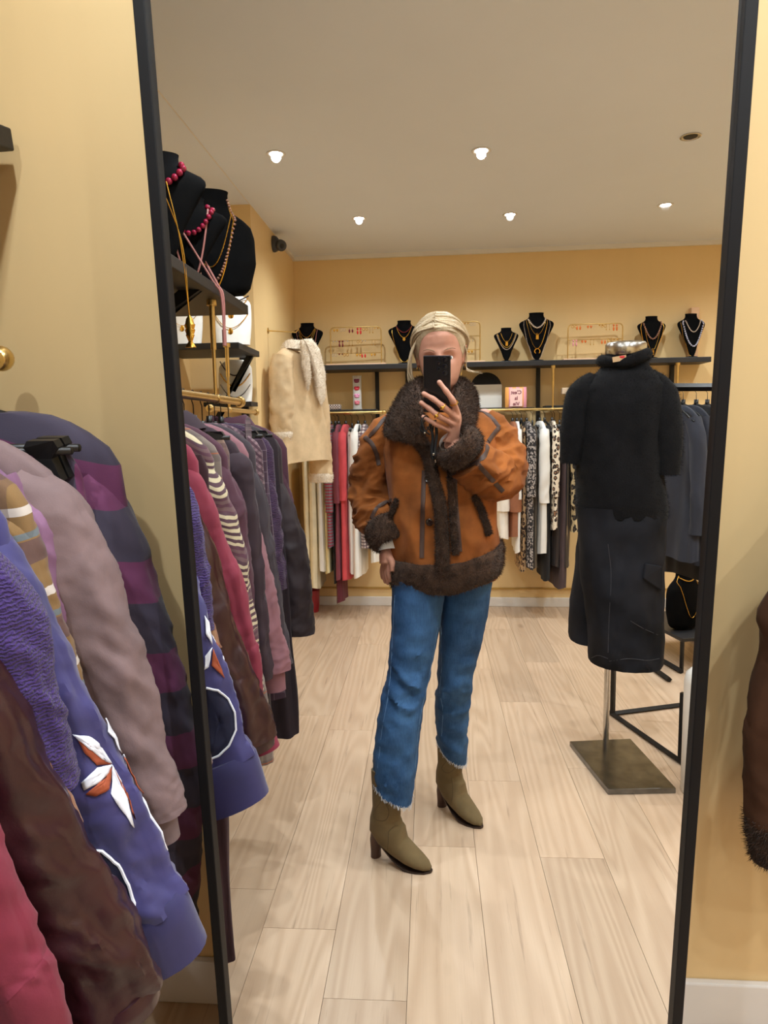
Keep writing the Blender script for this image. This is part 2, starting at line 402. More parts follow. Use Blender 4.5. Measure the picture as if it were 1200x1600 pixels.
# smaller shelf deeper in the recess
s2 = thing('recess_shelf', 'smaller black shelf of white necklace displays deeper in the recess', 'shelf', (-1.1, -1.7, 1.79))
inv(MB().box((XL+.004, -1.95, 1.79), (-1.0, -1.52, 1.822)).build('shelf_board', m_blackwood, s2, False, bevel=.003))
inv(MB().box((-1.145, YA+.002, 1.2), (-1.105, YA+.03, 1.82)).build('upright', m_black, s2, False))
for y in (-1.9,):
    inv(MB().prism([(-1.02, y, 1.789), (-1.06, y, 1.789), (-1.26, y, 1.38), (-1.26, y, 1.44)], (0, .02, 0)).build('diagonal_brace', m_black, s2, False))
rail('clothes_rail', 'thin brass clothes rail under the white necklace displays', [(-1.0, -1.80, 1.478), (-1.0, -1.02, 1.478)], .0115, [((-1.0, -1.3, 1.478), 1.79)], (1, 1))

# ================================================================== jewellery displays
m_velvet = plain('black velvet', srgb(9, 9, 10), .95, var=.2, vscale=30, sheen=.0, spec=.1)
m_linen = plain('white linen', srgb(232, 230, 224), .85, var=.03, vscale=40, bump=.2, bscale=400)
m_pinkwood = plain('pale wood', srgb(226, 186, 150), .6, var=.08, vscale=12, stretch=(1, 8, 8))
BUSTP = [(0, .030, .026), (.03, .040, .030), (.10, .062, .036), (.30, .105, .046), (.52, .168, .056), (.70, .225, .060), (.77, .236, .058), (.81, .215, .054), (.85, .160, .050), (.88, .118, .047), (.92, .098, .046), (.97, .096, .046), (1.0, .100, .047)]
BUSTR = [(0, .17, .075), (.05, .20, .085), (.30, .236, .092), (.55, .232, .082), (.66, .215, .072), (.73, .175, .062), (.79, .125, .054), (.85, .102, .050), (.97, .100, .050), (1.0, .104, .050)]
def bust_half(t, w): a, b = lerp_tab(BUSTR if w in (.31, .27) else BUSTP, t); return a/.236*w/2, b/.236*w/2
def bust(label, loc, w, h, rz=0.0, lean=.10, m=None, group='black velvet necklace busts', foot=True):
    t = thing('necklace_bust', label, 'necklace bust', loc, rz, group)
    rings = []
    for i in range(33):
        k = i/32; a, b = bust_half(k, w); z = .012 + k*(h-.012)
        cy = -lean*h*(k-.45)
        rings.append([(a*math.copysign(abs(math.cos(q))**.8, math.cos(q)), cy+b*math.sin(q)*(1.15 if math.sin(q) > 0 else .8), z) for q in [2*PI*j/28 for j in range(28)]])
    MB().rings(rings).build('torso', m or m_velvet, t)
    if foot: MB().lathe([(0, 0), (w*.20, 0), (w*.21, .004), (w*.20, .010), (w*.10, .014), (0, .014)], (0, lean*h*.3, 0), 24).build('foot', m or m_velvet, t)
    t['w'] = w; t['h'] = h; t['lean'] = lean
    return t
def bust_pt(t, x, z, off=.003):           # point on the front of a bust, local coordinates
    w, h, lean = t['w'], t['h'], t['lean']; k = min(max((z-.012)/(h-.012), 0), 1)
    a, b = bust_half(k, w); cy = -lean*h*(k-.45); s = min(.98, abs(x)/max(a, 1e-4))
    return np.array((x, cy + b*1.15*math.sqrt(max(0, 1-s**2.5)) + off, z))
def necklace(t, label, kt, drop, spread=.40, r=.0013, m=None, kind='chain', m2=None, pend=None, asym=0.0):
    """kt: height share at which the strand leaves the neck; drop: height share of the lowest point"""
    w, h = t['w'], t['h']; pts = []
    n = 26
    for i in range(n+1):
        s = -1+2*i/n
        z = h*(drop + (kt-drop)*abs(s)**(1.7))
        a, _ = bust_half(min(max(z/h, 0), 1), w)
        x = math.copysign(abs(s)**.85, s)*w*spread*.5
        x = max(-a*.97, min(a*.97, x)) + asym*w*(1-abs(s))
        p = bust_pt(t, x, z, r+.002); pts.append(p)
    o = thing('necklace', label, 'necklace', t.location, t.rotation_euler[2], 'necklaces on the display busts')
    mb = MB()
    if kind == 'chain': mb.tube(pts, r, 6)
    else:
        cp = cat_rom(pts, 4); L = 0; last = cp[0]; k = 0
        for p in cp[1:]:
            L += np.linalg.norm(p-last); last = p
            if L >= r*1.9: mb.ball(p, r, 6, 5); L = 0
    mb.build('strand', m or m_gold, o)
    if pend:
        lo = pts[n//2]; mp = MB(); sz = pend[1]
        if pend[0] == 'tag': mp.box((lo[0]-sz*.5, lo[1]+.001, lo[2]-sz*1.7), (lo[0]+sz*.5, lo[1]+.005, lo[2]-sz*.1)).tube([(lo[0]+sz*.3*math.cos(q), lo[1]+.003, lo[2]+sz*.1+sz*.4*math.sin(q)) for q in np.linspace(0, PI, 9)], sz*.09, 5)
        elif pend[0] == 'disc': mp.map(lambda p: p).add(*(lambda q: (q.v, q.f))(MB().lathe([(0, -.002), (sz*.7, -.002), (sz*.7, .002), (0, .002)], (0, 0, 0), 16).map(lambda p: np.array((p[0]+lo[0], p[2]+lo[1]+.003, p[1]*1.25+lo[2]-sz*.8)))))
        elif pend[0] == 'horseshoe': mp.tube([(lo[0]+sz*math.cos(q), lo[1]+.004, lo[2]-sz*1.1+sz*math.sin(q)) for q in np.linspace(-.9, PI+.9, 16)], sz*.25, 6)
        elif pend[0] == 'drop': mp.ball((lo[0], lo[1]+.004, lo[2]-sz*1.1), (sz*.5, sz*.35, sz*1.1), 10, 8)
        elif pend[0] == 'fish':
            prof = [(0, 0), (.35, -.15), (.5, -.5), (.62, -1.0), (.55, -1.7), (.35, -2.3), (.2, -2.6), (.6, -3.1), (0, -3.0)]
            mp.lathe([(max(.001, a*sz), b*sz) for a, b in prof], (lo[0], lo[1]+.008, lo[2]), 10, 1, .5)
        mp.build('pendant', m2 or m_gold, o)
    return o
m_pearl = plain('pearl and shell beads', srgb(232, 222, 206), .3, var=.25, vscale=300, col2=srgb(150, 110, 84))
m_garnet = plain('garnet beads', srgb(104, 34, 40), .22, var=.4, vscale=200)
m_ruby = plain('raspberry glass beads', srgb(140, 22, 56), .15, var=.3, vscale=120, spec=.7)
m_blueb = plain('blue grey beads', srgb(120, 134, 176), .3, var=.4, vscale=250, col2=srgb(220, 214, 220))
m_brownb = plain('brown stone beads', srgb(94, 56, 52), .3, var=.4, vscale=200, col2=srgb(190, 140, 110))
m_cord = plain('rose cord', srgb(168, 110, 104), .6, var=.1)
m_dark = plain('oxidised chain', srgb(70, 58, 52), .35, metal=.8, var=.2)
SHT = z1                                    # top of the long shelf
def on_shelf(u, y): return (MY(u, 560, y)[0], y, SHT)
YB = -3.16
b1 = bust('black velvet necklace bust at the shelf corner by the sheepskin coat', on_shelf(481, YB), .235, .315)
necklace(b1, 'short fine gold necklace with a square tag on the corner bust', .86, .56, .52, pend=('tag', .016))
necklace(b1, 'fine gold necklace with a padlock charm on the corner bust', .84, .46, .56, .0014, pend=('tag', .018))
necklace(b1, 'thin gold chain lying high on the corner bust', .87, .66, .5)
necklace(b1, 'long rose cord necklace with tassels on the corner bust', .84, .02, .66, .0018, m_cord)
b2 = bust('black velvet necklace bust behind the shopper with a garnet choker', on_shelf(632, YB), .235, .315)
necklace(b2, 'dark garnet bead choker above a row of gold hearts', .88, .72, .5, .0042, m_garnet, 'beads')
necklace(b2, 'gold necklace of small heart charms on the garnet bust', .84, .60, .46, .0032, m_gold, 'beads', pend=('disc', .014))
necklace(b2, 'long gold chain hanging past the garnet bust base', .84, .05, .80, .0014)
b3 = bust('small black velvet necklace bust above the arched mirror', on_shelf(791, YB), .178, .245, 0, .12)
necklace(b3, 'fine gold necklace with a padlock on the small bust', .84, .58, .46, .0014, pend=('tag', .016))
necklace(b3, 'gold charm necklace slung low on the small bust', .82, .36, .80, .0032, m_pearl, 'beads')
necklace(b3, 'gold snake chain on the small bust', .82, .42, .72, .0018)
b4 = bust('large black velvet necklace bust with shell choker and horseshoe pendant', on_shelf(838, YB), .25, .345)
necklace(b4, 'chunky shell bead choker on the large bust', .88, .68, .52, .0062, m_pearl, 'beads')
necklace(b4, 'gold chain with a padlock on the large bust', .86, .54, .52, .0014, pend=('tag', .019))
necklace(b4, 'gold chain with a horseshoe on the large bust', .86, .26, .62, .0018, pend=('horseshoe', .018))
necklace(b4, 'long pearl and gold strand on the large bust', .84, .02, .80, .0026, m_pearl, 'beads')
b5 = bust('black velvet necklace bust with brown stone beads and a price tag', on_shelf(1017, YB), .20, .30)
necklace(b5, 'brown stone bead necklace with a white price tag', .86, .46, .66, .0062, m_brownb, 'beads')
necklace(b5, 'fine gold necklace with a bar charm under brown beads', .84, .20, .60, .0013, pend=('tag', .02))
necklace(b5, 'long gold rope necklace with beads over brown stones', .84, .0, .86, .0022)
b6 = bust('black velvet necklace bust with blue grey beads at the shelf end', on_shelf(1079, YB), .205, .31, -.15)
necklace(b6, 'thick blue grey bead necklace with coloured charms', .86, .26, .78, .0062, m_blueb, 'beads')
necklace(b6, 'pearl and dark bead choker on the shelf end bust', .86, .58, .56, .0042, m_pearl, 'beads')
lg = necklace(b6, 'long thin chain with a dark drop hanging below the shelf end', .80, .03, .84, .0010, m_gold)
tag(MB().box((0, 0, 0), (.058, .058, .36)).build('wooden_block', m_pinkwood, None, False, bevel=.004, loc=(MY(1083, 520, -3.24)[0]-.03, -3.265, SHT)), 'tall pale wooden block behind the bust of blue beads', 'block')

def earring_stand(label, u0, u1, vtop, y, bars, pts, gname):
    x0, x1 = MY(u0, 555, y)[0], MY(u1, 555, y)[0]; zt = MY((u0+u1)/2, vtop, y)[2]; xc = (x0+x1)/2; hw = (x1-x0)/2; H = zt-SHT
    t = thing('earring_stand', label, 'earring stand', (xc, y, SHT))
    MB().box((-hw-.035, -.035, 0), (hw+.035, .035, .016)).build('wooden_base', m_pinkwood, t, False, bevel=.003)
    rc = .03
    path = [(-hw, 0, .014), (-hw, 0, H-rc)] + [(-hw+rc-rc*math.cos(q), 0, H-rc+rc*math.sin(q)) for q in np.linspace(.2, PI/2, 6)] + [(hw-rc+rc*math.sin(q), 0, H-rc+rc*math.cos(q)) for q in np.linspace(0, 1.4, 6)] + [(hw, 0, H-rc), (hw, 0, .014)]
    MB().tube(path, .0042, 8).build('wire_frame', m_brass, t)
    for k in bars:
        MB().tube([(-hw, 0, H*k), (hw, 0, H*k)], .0028, 6).build('cross_bar', m_brass, t)
    return t, xc, hw, H, y
PAIRS = []
def pair_mesh(kind, m):
    mb = MB()
    for s in (-1, 1):
        x = s*.011
        if kind == 'drop': mb.ball((x, .004, -.020), (.0065, .004, .014), 8, 6).tube([(x, .002, .002), (x, .004, -.008)], .0009, 4)
        elif kind == 'double': mb.ball((x, .004, -.006), (.0075, .005, .0075), 8, 6).ball((x, .004, -.030), (.0065, .005, .016), 8, 6)
        elif kind == 'hoop': mb.tube([(x+.008*math.sin(q), .004, -.010+.010*math.cos(q)) for q in np.linspace(0, 2*PI, 13)], .0017, 5)
        elif kind == 'long': mb.tube([(x, .003, .002), (x, .004, -.032)], .0009, 4).ball((x, .004, -.034), (.003, .003, .006), 6, 5)
        elif kind == 'stud': mb.ball((x, .004, -.004), .0055, 8, 6)
        elif kind == 'heart': mb.ball((x-.003, .004, -.010), (.0052, .003, .006), 8, 6).ball((x+.003, .004, -.010), (.0052, .003, .006), 8, 6).ball((x, .004, -.016), (.005, .003, .008), 8, 6)
    return mb.mesh('earring_pair', m, True)
m_redg = plain('red enamel', srgb(206, 30, 40), .2, var=.1); m_cardw = plain('white earring card', srgb(238, 236, 230), .6, var=0)
m_amber = plain('amber resin', srgb(214, 110, 44), .2, var=.2, vscale=90); m_plum = plain('plum resin', srgb(112, 30, 44), .2, var=.3, vscale=90); m_pink = plain('pink resin', srgb(220, 150, 156), .3, var=.2, vscale=90)
EK = {(k, m.name): (pair_mesh(k, m), m) for k in ('drop', 'double', 'hoop', 'long', 'stud', 'heart') for m in (m_gold, m_redg, m_amber, m_plum, m_pink, m_pearl)}
def ear(stand, fx, fz, kind, m, label, group):
    t, xc, hw, H, y = stand
    o = bpy.data.objects.new('earring_pair', EK[(kind, m.name)][0]); COL.objects.link(o)
    o.location = (xc+hw*fx, y+.002, SHT+H*fz); tag(o, label, 'earrings', group)
def fill(stand, rows, where):
    for fz, items in rows:
        n = len(items)
        for i, it in enumerate(items):
            if it is None: continue
            kind, m, fx = it
            nm = {'drop': 'drop', 'double': 'long double drop', 'hoop': 'small hoop', 'long': 'thin dangling', 'stud': 'round stud', 'heart': 'heart'}[kind]
            ear(stand, fx, fz, kind, m, f'pair of {m.name} {nm} earrings on the {where}', 'earrings on the '+where)
G, Rd, Am, Pl, Pk, Pe = m_gold, m_redg, m_amber, m_plum, m_pink, m_pearl
es1 = earring_stand('brass wire earring stand with red pairs beside the corner bust', 517, 596, 511, -3.17, (.66, .33), None, '')
fill(es1, [(.97, [('heart', G, -.78), ('hoop', Pe, -.5), ('drop', Pl, -.18), ('double', Rd, .14), ('hoop', G, .38), ('long', G, .62), ('stud', G, .82)]),
           (.655, [('stud', Pe, -.82), ('double', Pl, -.58), ('stud', Pe, -.38), ('long', G, -.2), ('hoop', G, .15), ('stud', Pe, .32), ('long', G, .7)]),
           (.325, [('hoop', Pe, -.86), ('stud', Pl, -.6), ('hoop', G, -.4), ('heart', G, .1), ('drop', Rd, .3), ('heart', G, .68)])], 'stand by the corner bust')
es2 = earring_stand('brass wire earring stand partly hidden by the hair of the shopper', 690, 750, 503, -3.17, (.66, .33), None, '')
fill(es2, [(.97, [('heart', Pl, -.1), ('stud', G, .3), ('hoop', Pe, .62)]), (.655, [('hoop', G, .1), ('long', Pe, .55)]), (.325, [('hoop', G, .2), ('heart', G, .5)])], 'stand behind the shopper')
es3 = earring_stand('brass wire earring stand of amber pairs behind the mannequin', 887, 972, 506, -3.17, (.58,), None, '')
fill(es3, [(.97, [('drop', Am, -.62), ('hoop', G, -.78), ('heart', Am, -.22), ('stud', G, .2), ('long', G, .45), ('double', Am, .72), ('hoop', G, .3)]),
           (.575, [('double', Pk, -.75), ('heart', Am, -.42), ('long', G, -.12), ('drop', Am, .3), ('hoop', G, .55), ('stud', G, .75)])], 'stand behind the mannequin')
# things on the small shelves
ZS = lambda u, v: float(MY(u, v, -3.1)[2])
def lips_cushion():
    x = MY(558, 610, -3.17)[0]; z = ZS(535, 640); H = ZS(558, 586)-z; w = .033
    t = thing('bolster_cushion', 'slim grey cushion with lip patches standing on the short shelf', 'cushion', (x, -3.17, z))
    m = plain('grey felt', srgb(196, 194, 190), .9, var=.08, vscale=60, bump=.2)
    rings = []
    for i in range(15):
        k = i/14; s = .62+.38*math.sin(PI*min(1, max(0, k*.96+.02)))**.4
        rings.append([(w*math.copysign(abs(math.cos(q))**.6, math.cos(q))*(1.08 if k in (0, 1) else .97), .024*s*math.sin(q), H*k) for q in [2*PI*j/20 for j in range(20)]])
    MB().rings(rings).build('cover', m, t)
    for zz, col, nm in ((.84, srgb(120, 40, 70), 'plum'), (.62, srgb(196, 40, 60), 'red'), (.40, srgb(222, 150, 190), 'pink'), (.20, srgb(216, 120, 140), 'rose')):
        mb = MB()
        for s in (-1, 1): mb.ball((s*.009, .024, H*zz+.007), (.012, .006, .009), 8, 6)
        mb.ball((0, .024, H*zz-.004), (.019, .006, .010), 10, 6)
        mb.build('lip_patch', plain('lip '+nm, col, .4, var=.05), t)['label'] = nm+' lips patch'
lips_cushion()
def checker_mat(name, a, b, sc, axis=None):
    m, nt, bs = base_mat(name, .75)
    c = nd(nt, 'ShaderNodeTexChecker'); c.inputs['Scale'].default_value = sc; c.inputs[1].default_value = c4(a); c.inputs[2].default_value = c4(b)
    nt.links.new(coords(nt), c.inputs['Vector']); nt.links.new(c.outputs[0], bs.inputs['Base Color']); return m
m_chk = checker_mat('plum check', srgb(70, 40, 52), srgb(214, 200, 186), 110)
xq = MY(522, 632, -3.16)[0]
tag(MB().box((-.052, -.03, 0), (.052, .03, .040)).build('checked_purse', m_chk, None, False, bevel=.008, loc=(xq, -3.16, ZS(535, 640))), 'small plum and cream checked purse on the short shelf', 'purse')
def arched_mirror():
    xl, xr = MY(735, 620, -3.2)[0], MY(784, 620, -3.2)[0]; z = ZS(785, 637); w = (xr-xl)/2; x = (xl+xr)/2; H = float(MY(760, 582, -3.2)[2]-z)
    t = thing('arched_mirror', 'small arched table mirror on the short shelf above the rail', 'mirror', (x, -3.2, z))
    arch = lambda w_, h_, y: [(-w_, y, 0), (w_, y, 0)]+[(w_*math.cos(q), y, h_-w_+w_*math.sin(q)) for q in np.linspace(0, PI, 17)]
    MB().prism(arch(w, H, -.008), (0, .014, 0)).build('black_panel', m_frame, t, False)
    MB().box((-w*.99, .0065, .004), (w*.99, .012, H*.66)).build('white_card', plain('white display card', srgb(216, 214, 208), .5, var=.02), t, False)
    MB().box((-w*.8, -.05, 0), (w*.8, .03, .004)).build('stand_foot', m_frame, t, False)
arched_mirror()
def text_mesh(s, size, depth=.0006):
    cu = bpy.data.curves.new('lettering', 'FONT'); cu.body = s; cu.size = size; cu.extrude = depth; cu.align_x = 'CENTER'; cu.offset = size*.018
    o = bpy.data.objects.new('lettering', cu); COL.objects.link(o)
    dg = bpy.context.evaluated_depsgraph_get(); me = bpy.data.meshes.new_from_object(o.evaluated_get(dg))
    bpy.data.objects.remove(o); bpy.data.curves.remove(cu); me.name = 'lettering'; return me
def pouch():
    x = MY(806, 620, -3.15)[0]; z = ZS(785, 637); w = .076; H = float(MY(806, 605, -3.15)[2]-z)
    t = thing('pouch', 'pink and orange striped pouch with C\'est la Vie lettering on the short shelf', 'pouch', (x, -3.15, z))
    m, nt, b = base_mat('orange and pink stripes', .7)
    sx = nt.nodes.new('ShaderNodeSeparateXYZ'); nt.links.new(coords(nt), sx.inputs[0])
    k = math_n(nt, 'GREATER_THAN', math_n(nt, 'SINE', math_n(nt, 'MULTIPLY', sx.outputs['X'], 120.0)), 0.1)
    nt.links.new(mix_n(nt, k, srgb(240, 170, 90), srgb(236, 160, 176)), b.inputs['Base Color'])
    rings = []
    for i in range(9):
        q0 = i/8; th = .006+.014*math.sin(PI*q0)**.7
        rings.append([(w*math.copysign(abs(math.cos(q))**.5, math.cos(q))*(1+.03*math.sin(3*q0)), th*math.sin(q), H*q0) for q in [2*PI*j/24 for j in range(24)]])
    MB().rings(rings).build('cover', m, t)
    MB().box((-.045, .018, H*.05), (.045, .0225, H*.93)).build('print_panel', plain('pale pink print', srgb(246, 206, 200), .7, var=.02), t, False, bevel=.002)
    mt = plain('plum ink', srgb(116, 24, 60), .7, var=0)
    for s, zz, size in (('C\'est', .66, .036), ('la', .38, .036), ('Vie', .10, .036)):
        me = text_mesh(s, size); me.materials.append(mt)
        o = bpy.data.objects.new('lettering', me); COL.objects.link(o); o.parent = t; o.location = (0, .0232, H*zz); o.rotation_euler = (PI/2, 0, PI)
pouch()
def t_stand():
    xl, xr = MY(877, 622, -3.17)[0], MY(908, 622, -3.17)[0]; z = ZS(890, 633); H = float(MY(890, 606, -3.17)[2]-z); w = (xr-xl)/2
    t = thing('jewellery_stand', 'pale wooden T shaped jewellery stand on the short shelf', 'jewellery stand', ((xl+xr)/2, -3.17, z))
    m = plain('limed wood', srgb(206, 184, 158), .6, var=.08, vscale=14)
    MB().box((-w, -.03, H-.045), (w, .03, H)).build('cross_piece', m, t, False, bevel=.004)
    MB().box((-.022, -.02, .01), (.022, .02, H-.045)).build('post', m, t, False, bevel=.003)
    MB().box((-.04, -.03, 0), (.04, .03, .01)).build('foot', m, t, False, bevel=.002)
t_stand()
# white displays on the recess shelf, busts on the deep shelf
def white_display(label, loc, w, h, rz):
    t = thing('necklace_display', label, 'necklace display', loc, rz, 'white necklace displays in the recess')
    rings = []
    for i in range(17):
        k = i/16; a = w/2*(.92+.08*math.sin(PI*k)) * (1 if k < .8 else (1-.45*((k-.8)/.2)**2)); b = .05*(1-.5*k)
        rings.append([(a*math.copysign(abs(math.cos(q))**.7, math.cos(q)), b*math.sin(q)-.06*k, h*k) for q in [2*PI*j/24 for j in range(24)]])
    MB().rings(rings).build('panel', m_linen, t); t['w'] = w; t['h'] = h
    return t
def wd_chain(t, label, z_side, z_low, r, m, kind='chain', pend=None):
    w, h = t['w'], t['h']; o = thing('necklace', label, 'necklace', t.location, t.rotation_euler[2], 'necklaces on the white displays'); pts = []
    for i in range(21):
        s = -1+i/10; z = h*(z_low+(z_side-z_low)*s*s); k = z/h
        pts.append(np.array((s*w*.43, .05*(1-.5*k)*math.sqrt(max(.05, 1-abs(s*.9)**2.8))-.06*k+.004+r, z)))
    mb = MB()
    if kind == 'chain': mb.tube(pts, r, 6)
    else:
        for p in cat_rom(pts, 2): mb.ball(p, r, 6, 5)
    mb.build('strand', m, o)
    if pend: MB().ball(pts[10]+np.array((0, .004, -pend)), (pend*.7, .004, pend), 10, 8).build('pendant', m_gold, o)
S2T = 1.822
wa = white_display('white linen necklace display with gold oval pendants beside the brass post', (float(MY(363, 540, -1.64)[0]), -1.64, S2T), .20, .26, -.1)
wd_chain(wa, 'black and gold curb chain at the top of the pendant display', .98, .86, .004, m_dark, 'beads')
wd_chain(wa, 'gold chain with oval medallion on the pendant display', .95, .66, .002, m_gold, 'chain', .02)
wd_chain(wa, 'gold chain with flat shell pendant on the pendant display', .62, .32, .002, m_gold, 'chain', .017)
wb = white_display('white linen necklace display with a dragonfly charm at the mirror end', (float(MY(288, 540, -1.64)[0]), -1.64, S2T), .19, .26, -.1)
wd_chain(wb, 'gold rope chain at the top of the dragonfly display', .9, .8, .002, m_gold)
wd_chain(wb, 'gold chain with a dragonfly charm on the white display', .7, .4, .0015, m_gold, 'chain', .016)
wc = white_display('white linen necklace display of dark chains below the recess shelf', (-1.14, -1.93, 1.54), .19, .24, -.2)
MB().box((-1.30, -1.99, 1.515), (-1.03, -1.84, 1.539)).build('lower_shelf_board', m_blackwood, None, False)
bpy.data.objects['lower_shelf_board'].name = 'recess_shelf'
tag(bpy.data.objects[-1] if False else [o for o in bpy.data.objects if o.name.startswith('recess_shelf') and o.type == 'MESH'][0], 'short black ledge carrying the display of dark chains', 'shelf')
wd_chain(wc, 'dark link chain at the top of the lower white display', .95, .62, .004, m_dark, 'beads')
wd_chain(wc, 'gold and dark link chain on the lower white display', .66, .36, .004, m_gold, 'beads')
wd_chain(wc, 'dark flat chain near the foot of the lower white display', .4, .1, .003, m_dark, 'beads')
S1T = S1Z+.034
k1 = bust('large black velvet bust with gold chains on the deep recess shelf', (-.80, -.45, S1T), .31, .36, -.25, .04)
necklace(k1, 'layered gold chain on the large recess bust', .92, .02, .62, .003)
necklace(k1, 'fine gold chain close to the neck of the recess bust', .92, .25, .56, .002)
necklace(k1, 'amber bead strand on the large recess bust', .91, .10, .66, .005, m_brownb, 'beads')
k2 = bust('black velvet bust with raspberry beads between two others on the recess shelf', (-.79, -.20, S1T), .24, .26, -.35, .04)
necklace(k2, 'double strand of raspberry glass beads on the middle recess bust', .90, .55, .66, .0085, m_ruby, 'beads')
necklace(k2, 'rose cord necklace hanging over the recess shelf edge', .86, .02, .50, .003, m_cord)
k3 = bust('black velvet bust with raspberry beads nearest the mirror on the recess shelf', (-.79, .02, S1T), .25, .31, -.35, .04)
necklace(k3, 'raspberry glass bead choker on the bust nearest the mirror', .93, .70, .60, .010, m_ruby, 'beads')
fp = (-.708, .075, 1.70)
fo = thing('necklace', 'long gold chain with a jointed fish pendant hanging off the shelf', 'necklace', fp)
MB().tube(cat_rom([(-.06, -.005, .34), (-.012, -.005, .19), (0, .0, .0)], 6), .0016, 6).tube(cat_rom([(-.03, .045, .34), (-.008, .02, .19), (0, 0, 0)], 6), .0016, 6).build('strand', m_gold, fo)
mf = MB(); mf.lathe([(.002, 0), (.010, -.010), (.013, -.024), (.016, -.026), (.012, -.038), (.015, -.040), (.011, -.052), (.013, -.054), (.008, -.066), (.006, -.072), (.016, -.088), (.002, -.084)], (0, 0, 0), 10, 1, .55)
mf.build('fish_pendant', m_gold, fo)
rp = (-.700, -.22, S1T)
ro = thing('necklace', 'rose leather cord necklace looped over the shelf edge', 'necklace', rp)
MB().tube(cat_rom([(-.10, .08, .16), (-.02, .03, .01), (.002, .01, -.04), (.002, .0, -.19)], 6), .0035, 6).tube(cat_rom([(-.10, -.02, .16), (-.02, -.02, .01), (.002, -.012, -.04), (.002, -.006, -.19)], 6), .0035, 6).tube([(.002, -.003, -.14), (.002, -.003, -.19)], .007, 8).build('strand', m_cord, ro)
# security camera
sc_t = thing('security_camera', 'dark grey dome security camera under the ceiling on the projecting wall', 'security camera', (XB, -2.66, 2.585))
m_cam = plain('dark grey plastic', srgb(58, 60, 66), .45, var=.05)
MB().lathe([(0, 0), (.050, 0), (.052, .012), (.046, .028), (.03, .04), (0, .042)], (0, 0, 0), 24).map(lambda p: np.array((p[2], p[0], p[1]))).build('mount', m_cam, sc_t)
hd = MB().lathe([(0, -.030), (.030, -.028), (.036, -.01), (.036, .020), (.030, .034), (.024, .036), (0, .036)], (0, 0, 0), 24)
Rc = Matrix.Rotation(-.75, 3, 'Z') @ Matrix.Rotation(PI/2, 3, 'X') 
def _hd(p):
    q = Vector((p[0], p[2], p[1])); q = Matrix.Rotation(-.5, 3, 'Z') @ (Matrix.Rotation(-.35, 3, 'X') @ q); return np.array(q)+np.array((.052, .012, -.012))
h_o = hd.map(_hd).build('head', m_cam, sc_t)
MB().lathe([(0, .0365), (.013, .0365), (.015, .038), (0, .041)], (0, 0, 0), 16).map(_hd).build('lens', plain('black glass', (.005, .005, .006), .05, var=0), h_o)
# ================================================================== cloth
def dk_(c): return tuple(x*.72 for x in c) if max(c) < .5 else tuple(c)
def cloth(name, col, rough=.85, var=.10, vscale=9, bump=.25, bscale=500, sheen=.05, **k): return plain(name, dk_(col), rough, var=var, vscale=vscale, bump=bump, bscale=bscale, sheen=sheen, **k)
def pattern(name, base, bands, rough=.85, bump=.2, warp=.0, sheen=.1):
    """bands: (axis vector, period, width share, phase, colour, strength) painted one over another"""
    if name in MATS: return MATS[name]
    m, nt, b = base_mat(name, rough, sheen=sheen)
    vec = coords(nt); base = dk_(base); bands = [b_[:4]+(dk_(b_[4]), b_[5]) for b_ in bands]
    if warp:
        nz = nd(nt, 'ShaderNodeTexNoise'); nz.inputs['Scale'].default_value = 5; nt.links.new(vec, nz.inputs['Vector'])
        sb = nt.nodes.new('ShaderNodeVectorMath'); sb.operation = 'MULTIPLY_ADD'; sb.inputs[1].default_value = (warp,)*3
        nt.links.new(nz.outputs['Color'], sb.inputs[0]); nt.links.new(vec, sb.inputs[2]); vec = sb.outputs[0]
    c = base
    for ax, per, w, ph, col, st in bands:
        d = nt.nodes.new('ShaderNodeVectorMath'); d.operation = 'DOT_PRODUCT'; d.inputs[1].default_value = ax; nt.links.new(vec, d.inputs[0])
        fr = math_n(nt, 'FRACT', math_n(nt, 'ADD', math_n(nt, 'DIVIDE', d.outputs['Value'], per), ph+50.0))
        c = mix_n(nt, math_n(nt, 'MULTIPLY', math_n(nt, 'LESS_THAN', fr, w), st), c, col)
    if isinstance(c, tuple): b.inputs['Base Color'].default_value = c4(c)
    else: nt.links.new(c, b.inputs['Base Color'])
    if bump: add_bump(nt, b, noise(nt, coords(nt), 450, 3), bump, .001)
    MATS[name] = m; return m
def spots(name, base, ring, core, sc, bump=.2):
    m, nt, b = base_mat(name, .8)
    v = nd(nt, 'ShaderNodeTexVoronoi'); v.inputs['Scale'].default_value = sc; v.inputs['Randomness'].default_value = .9; nt.links.new(coords(nt, (1, 1, .8)), v.inputs['Vector'])
    nz = noise(nt, coords(nt), sc*2.2, 2)
    d = math_n(nt, 'ADD', v.outputs['Distance'], math_n(nt, 'MULTIPLY', math_n(nt, 'SUBTRACT', nz, .5), .35))
    c = mix_n(nt, math_n(nt, 'LESS_THAN', d, .47), base, ring); c = mix_n(nt, math_n(nt, 'LESS_THAN', d, .22), c, core)
    nt.links.new(c, b.inputs['Base Color']); MATS[name] = m; return m
def fur(name, col, col2, sc=260, dist=.006):
    if name in MATS: return MATS[name]
    m, nt, b = base_mat(name, .95, sheen=.12, spec=.1)
    vec = coords(nt); big = noise(nt, vec, 38, 3); fine = noise(nt, vec, sc, 4, .7)
    k = math_n(nt, 'ADD', math_n(nt, 'MULTIPLY', big, .5), math_n(nt, 'MULTIPLY', fine, .5))
    r = nd(nt, 'ShaderNodeMapRange'); r.inputs[1].default_value = .36; r.inputs[2].default_value = .64; nt.links.new(k, r.inputs[0])
    nt.links.new(mix_n(nt, r.outputs[0], col2, col), b.inputs['Base Color']); add_bump(nt, b, k, 1.0, dist)
    MATS[name] = m; return m
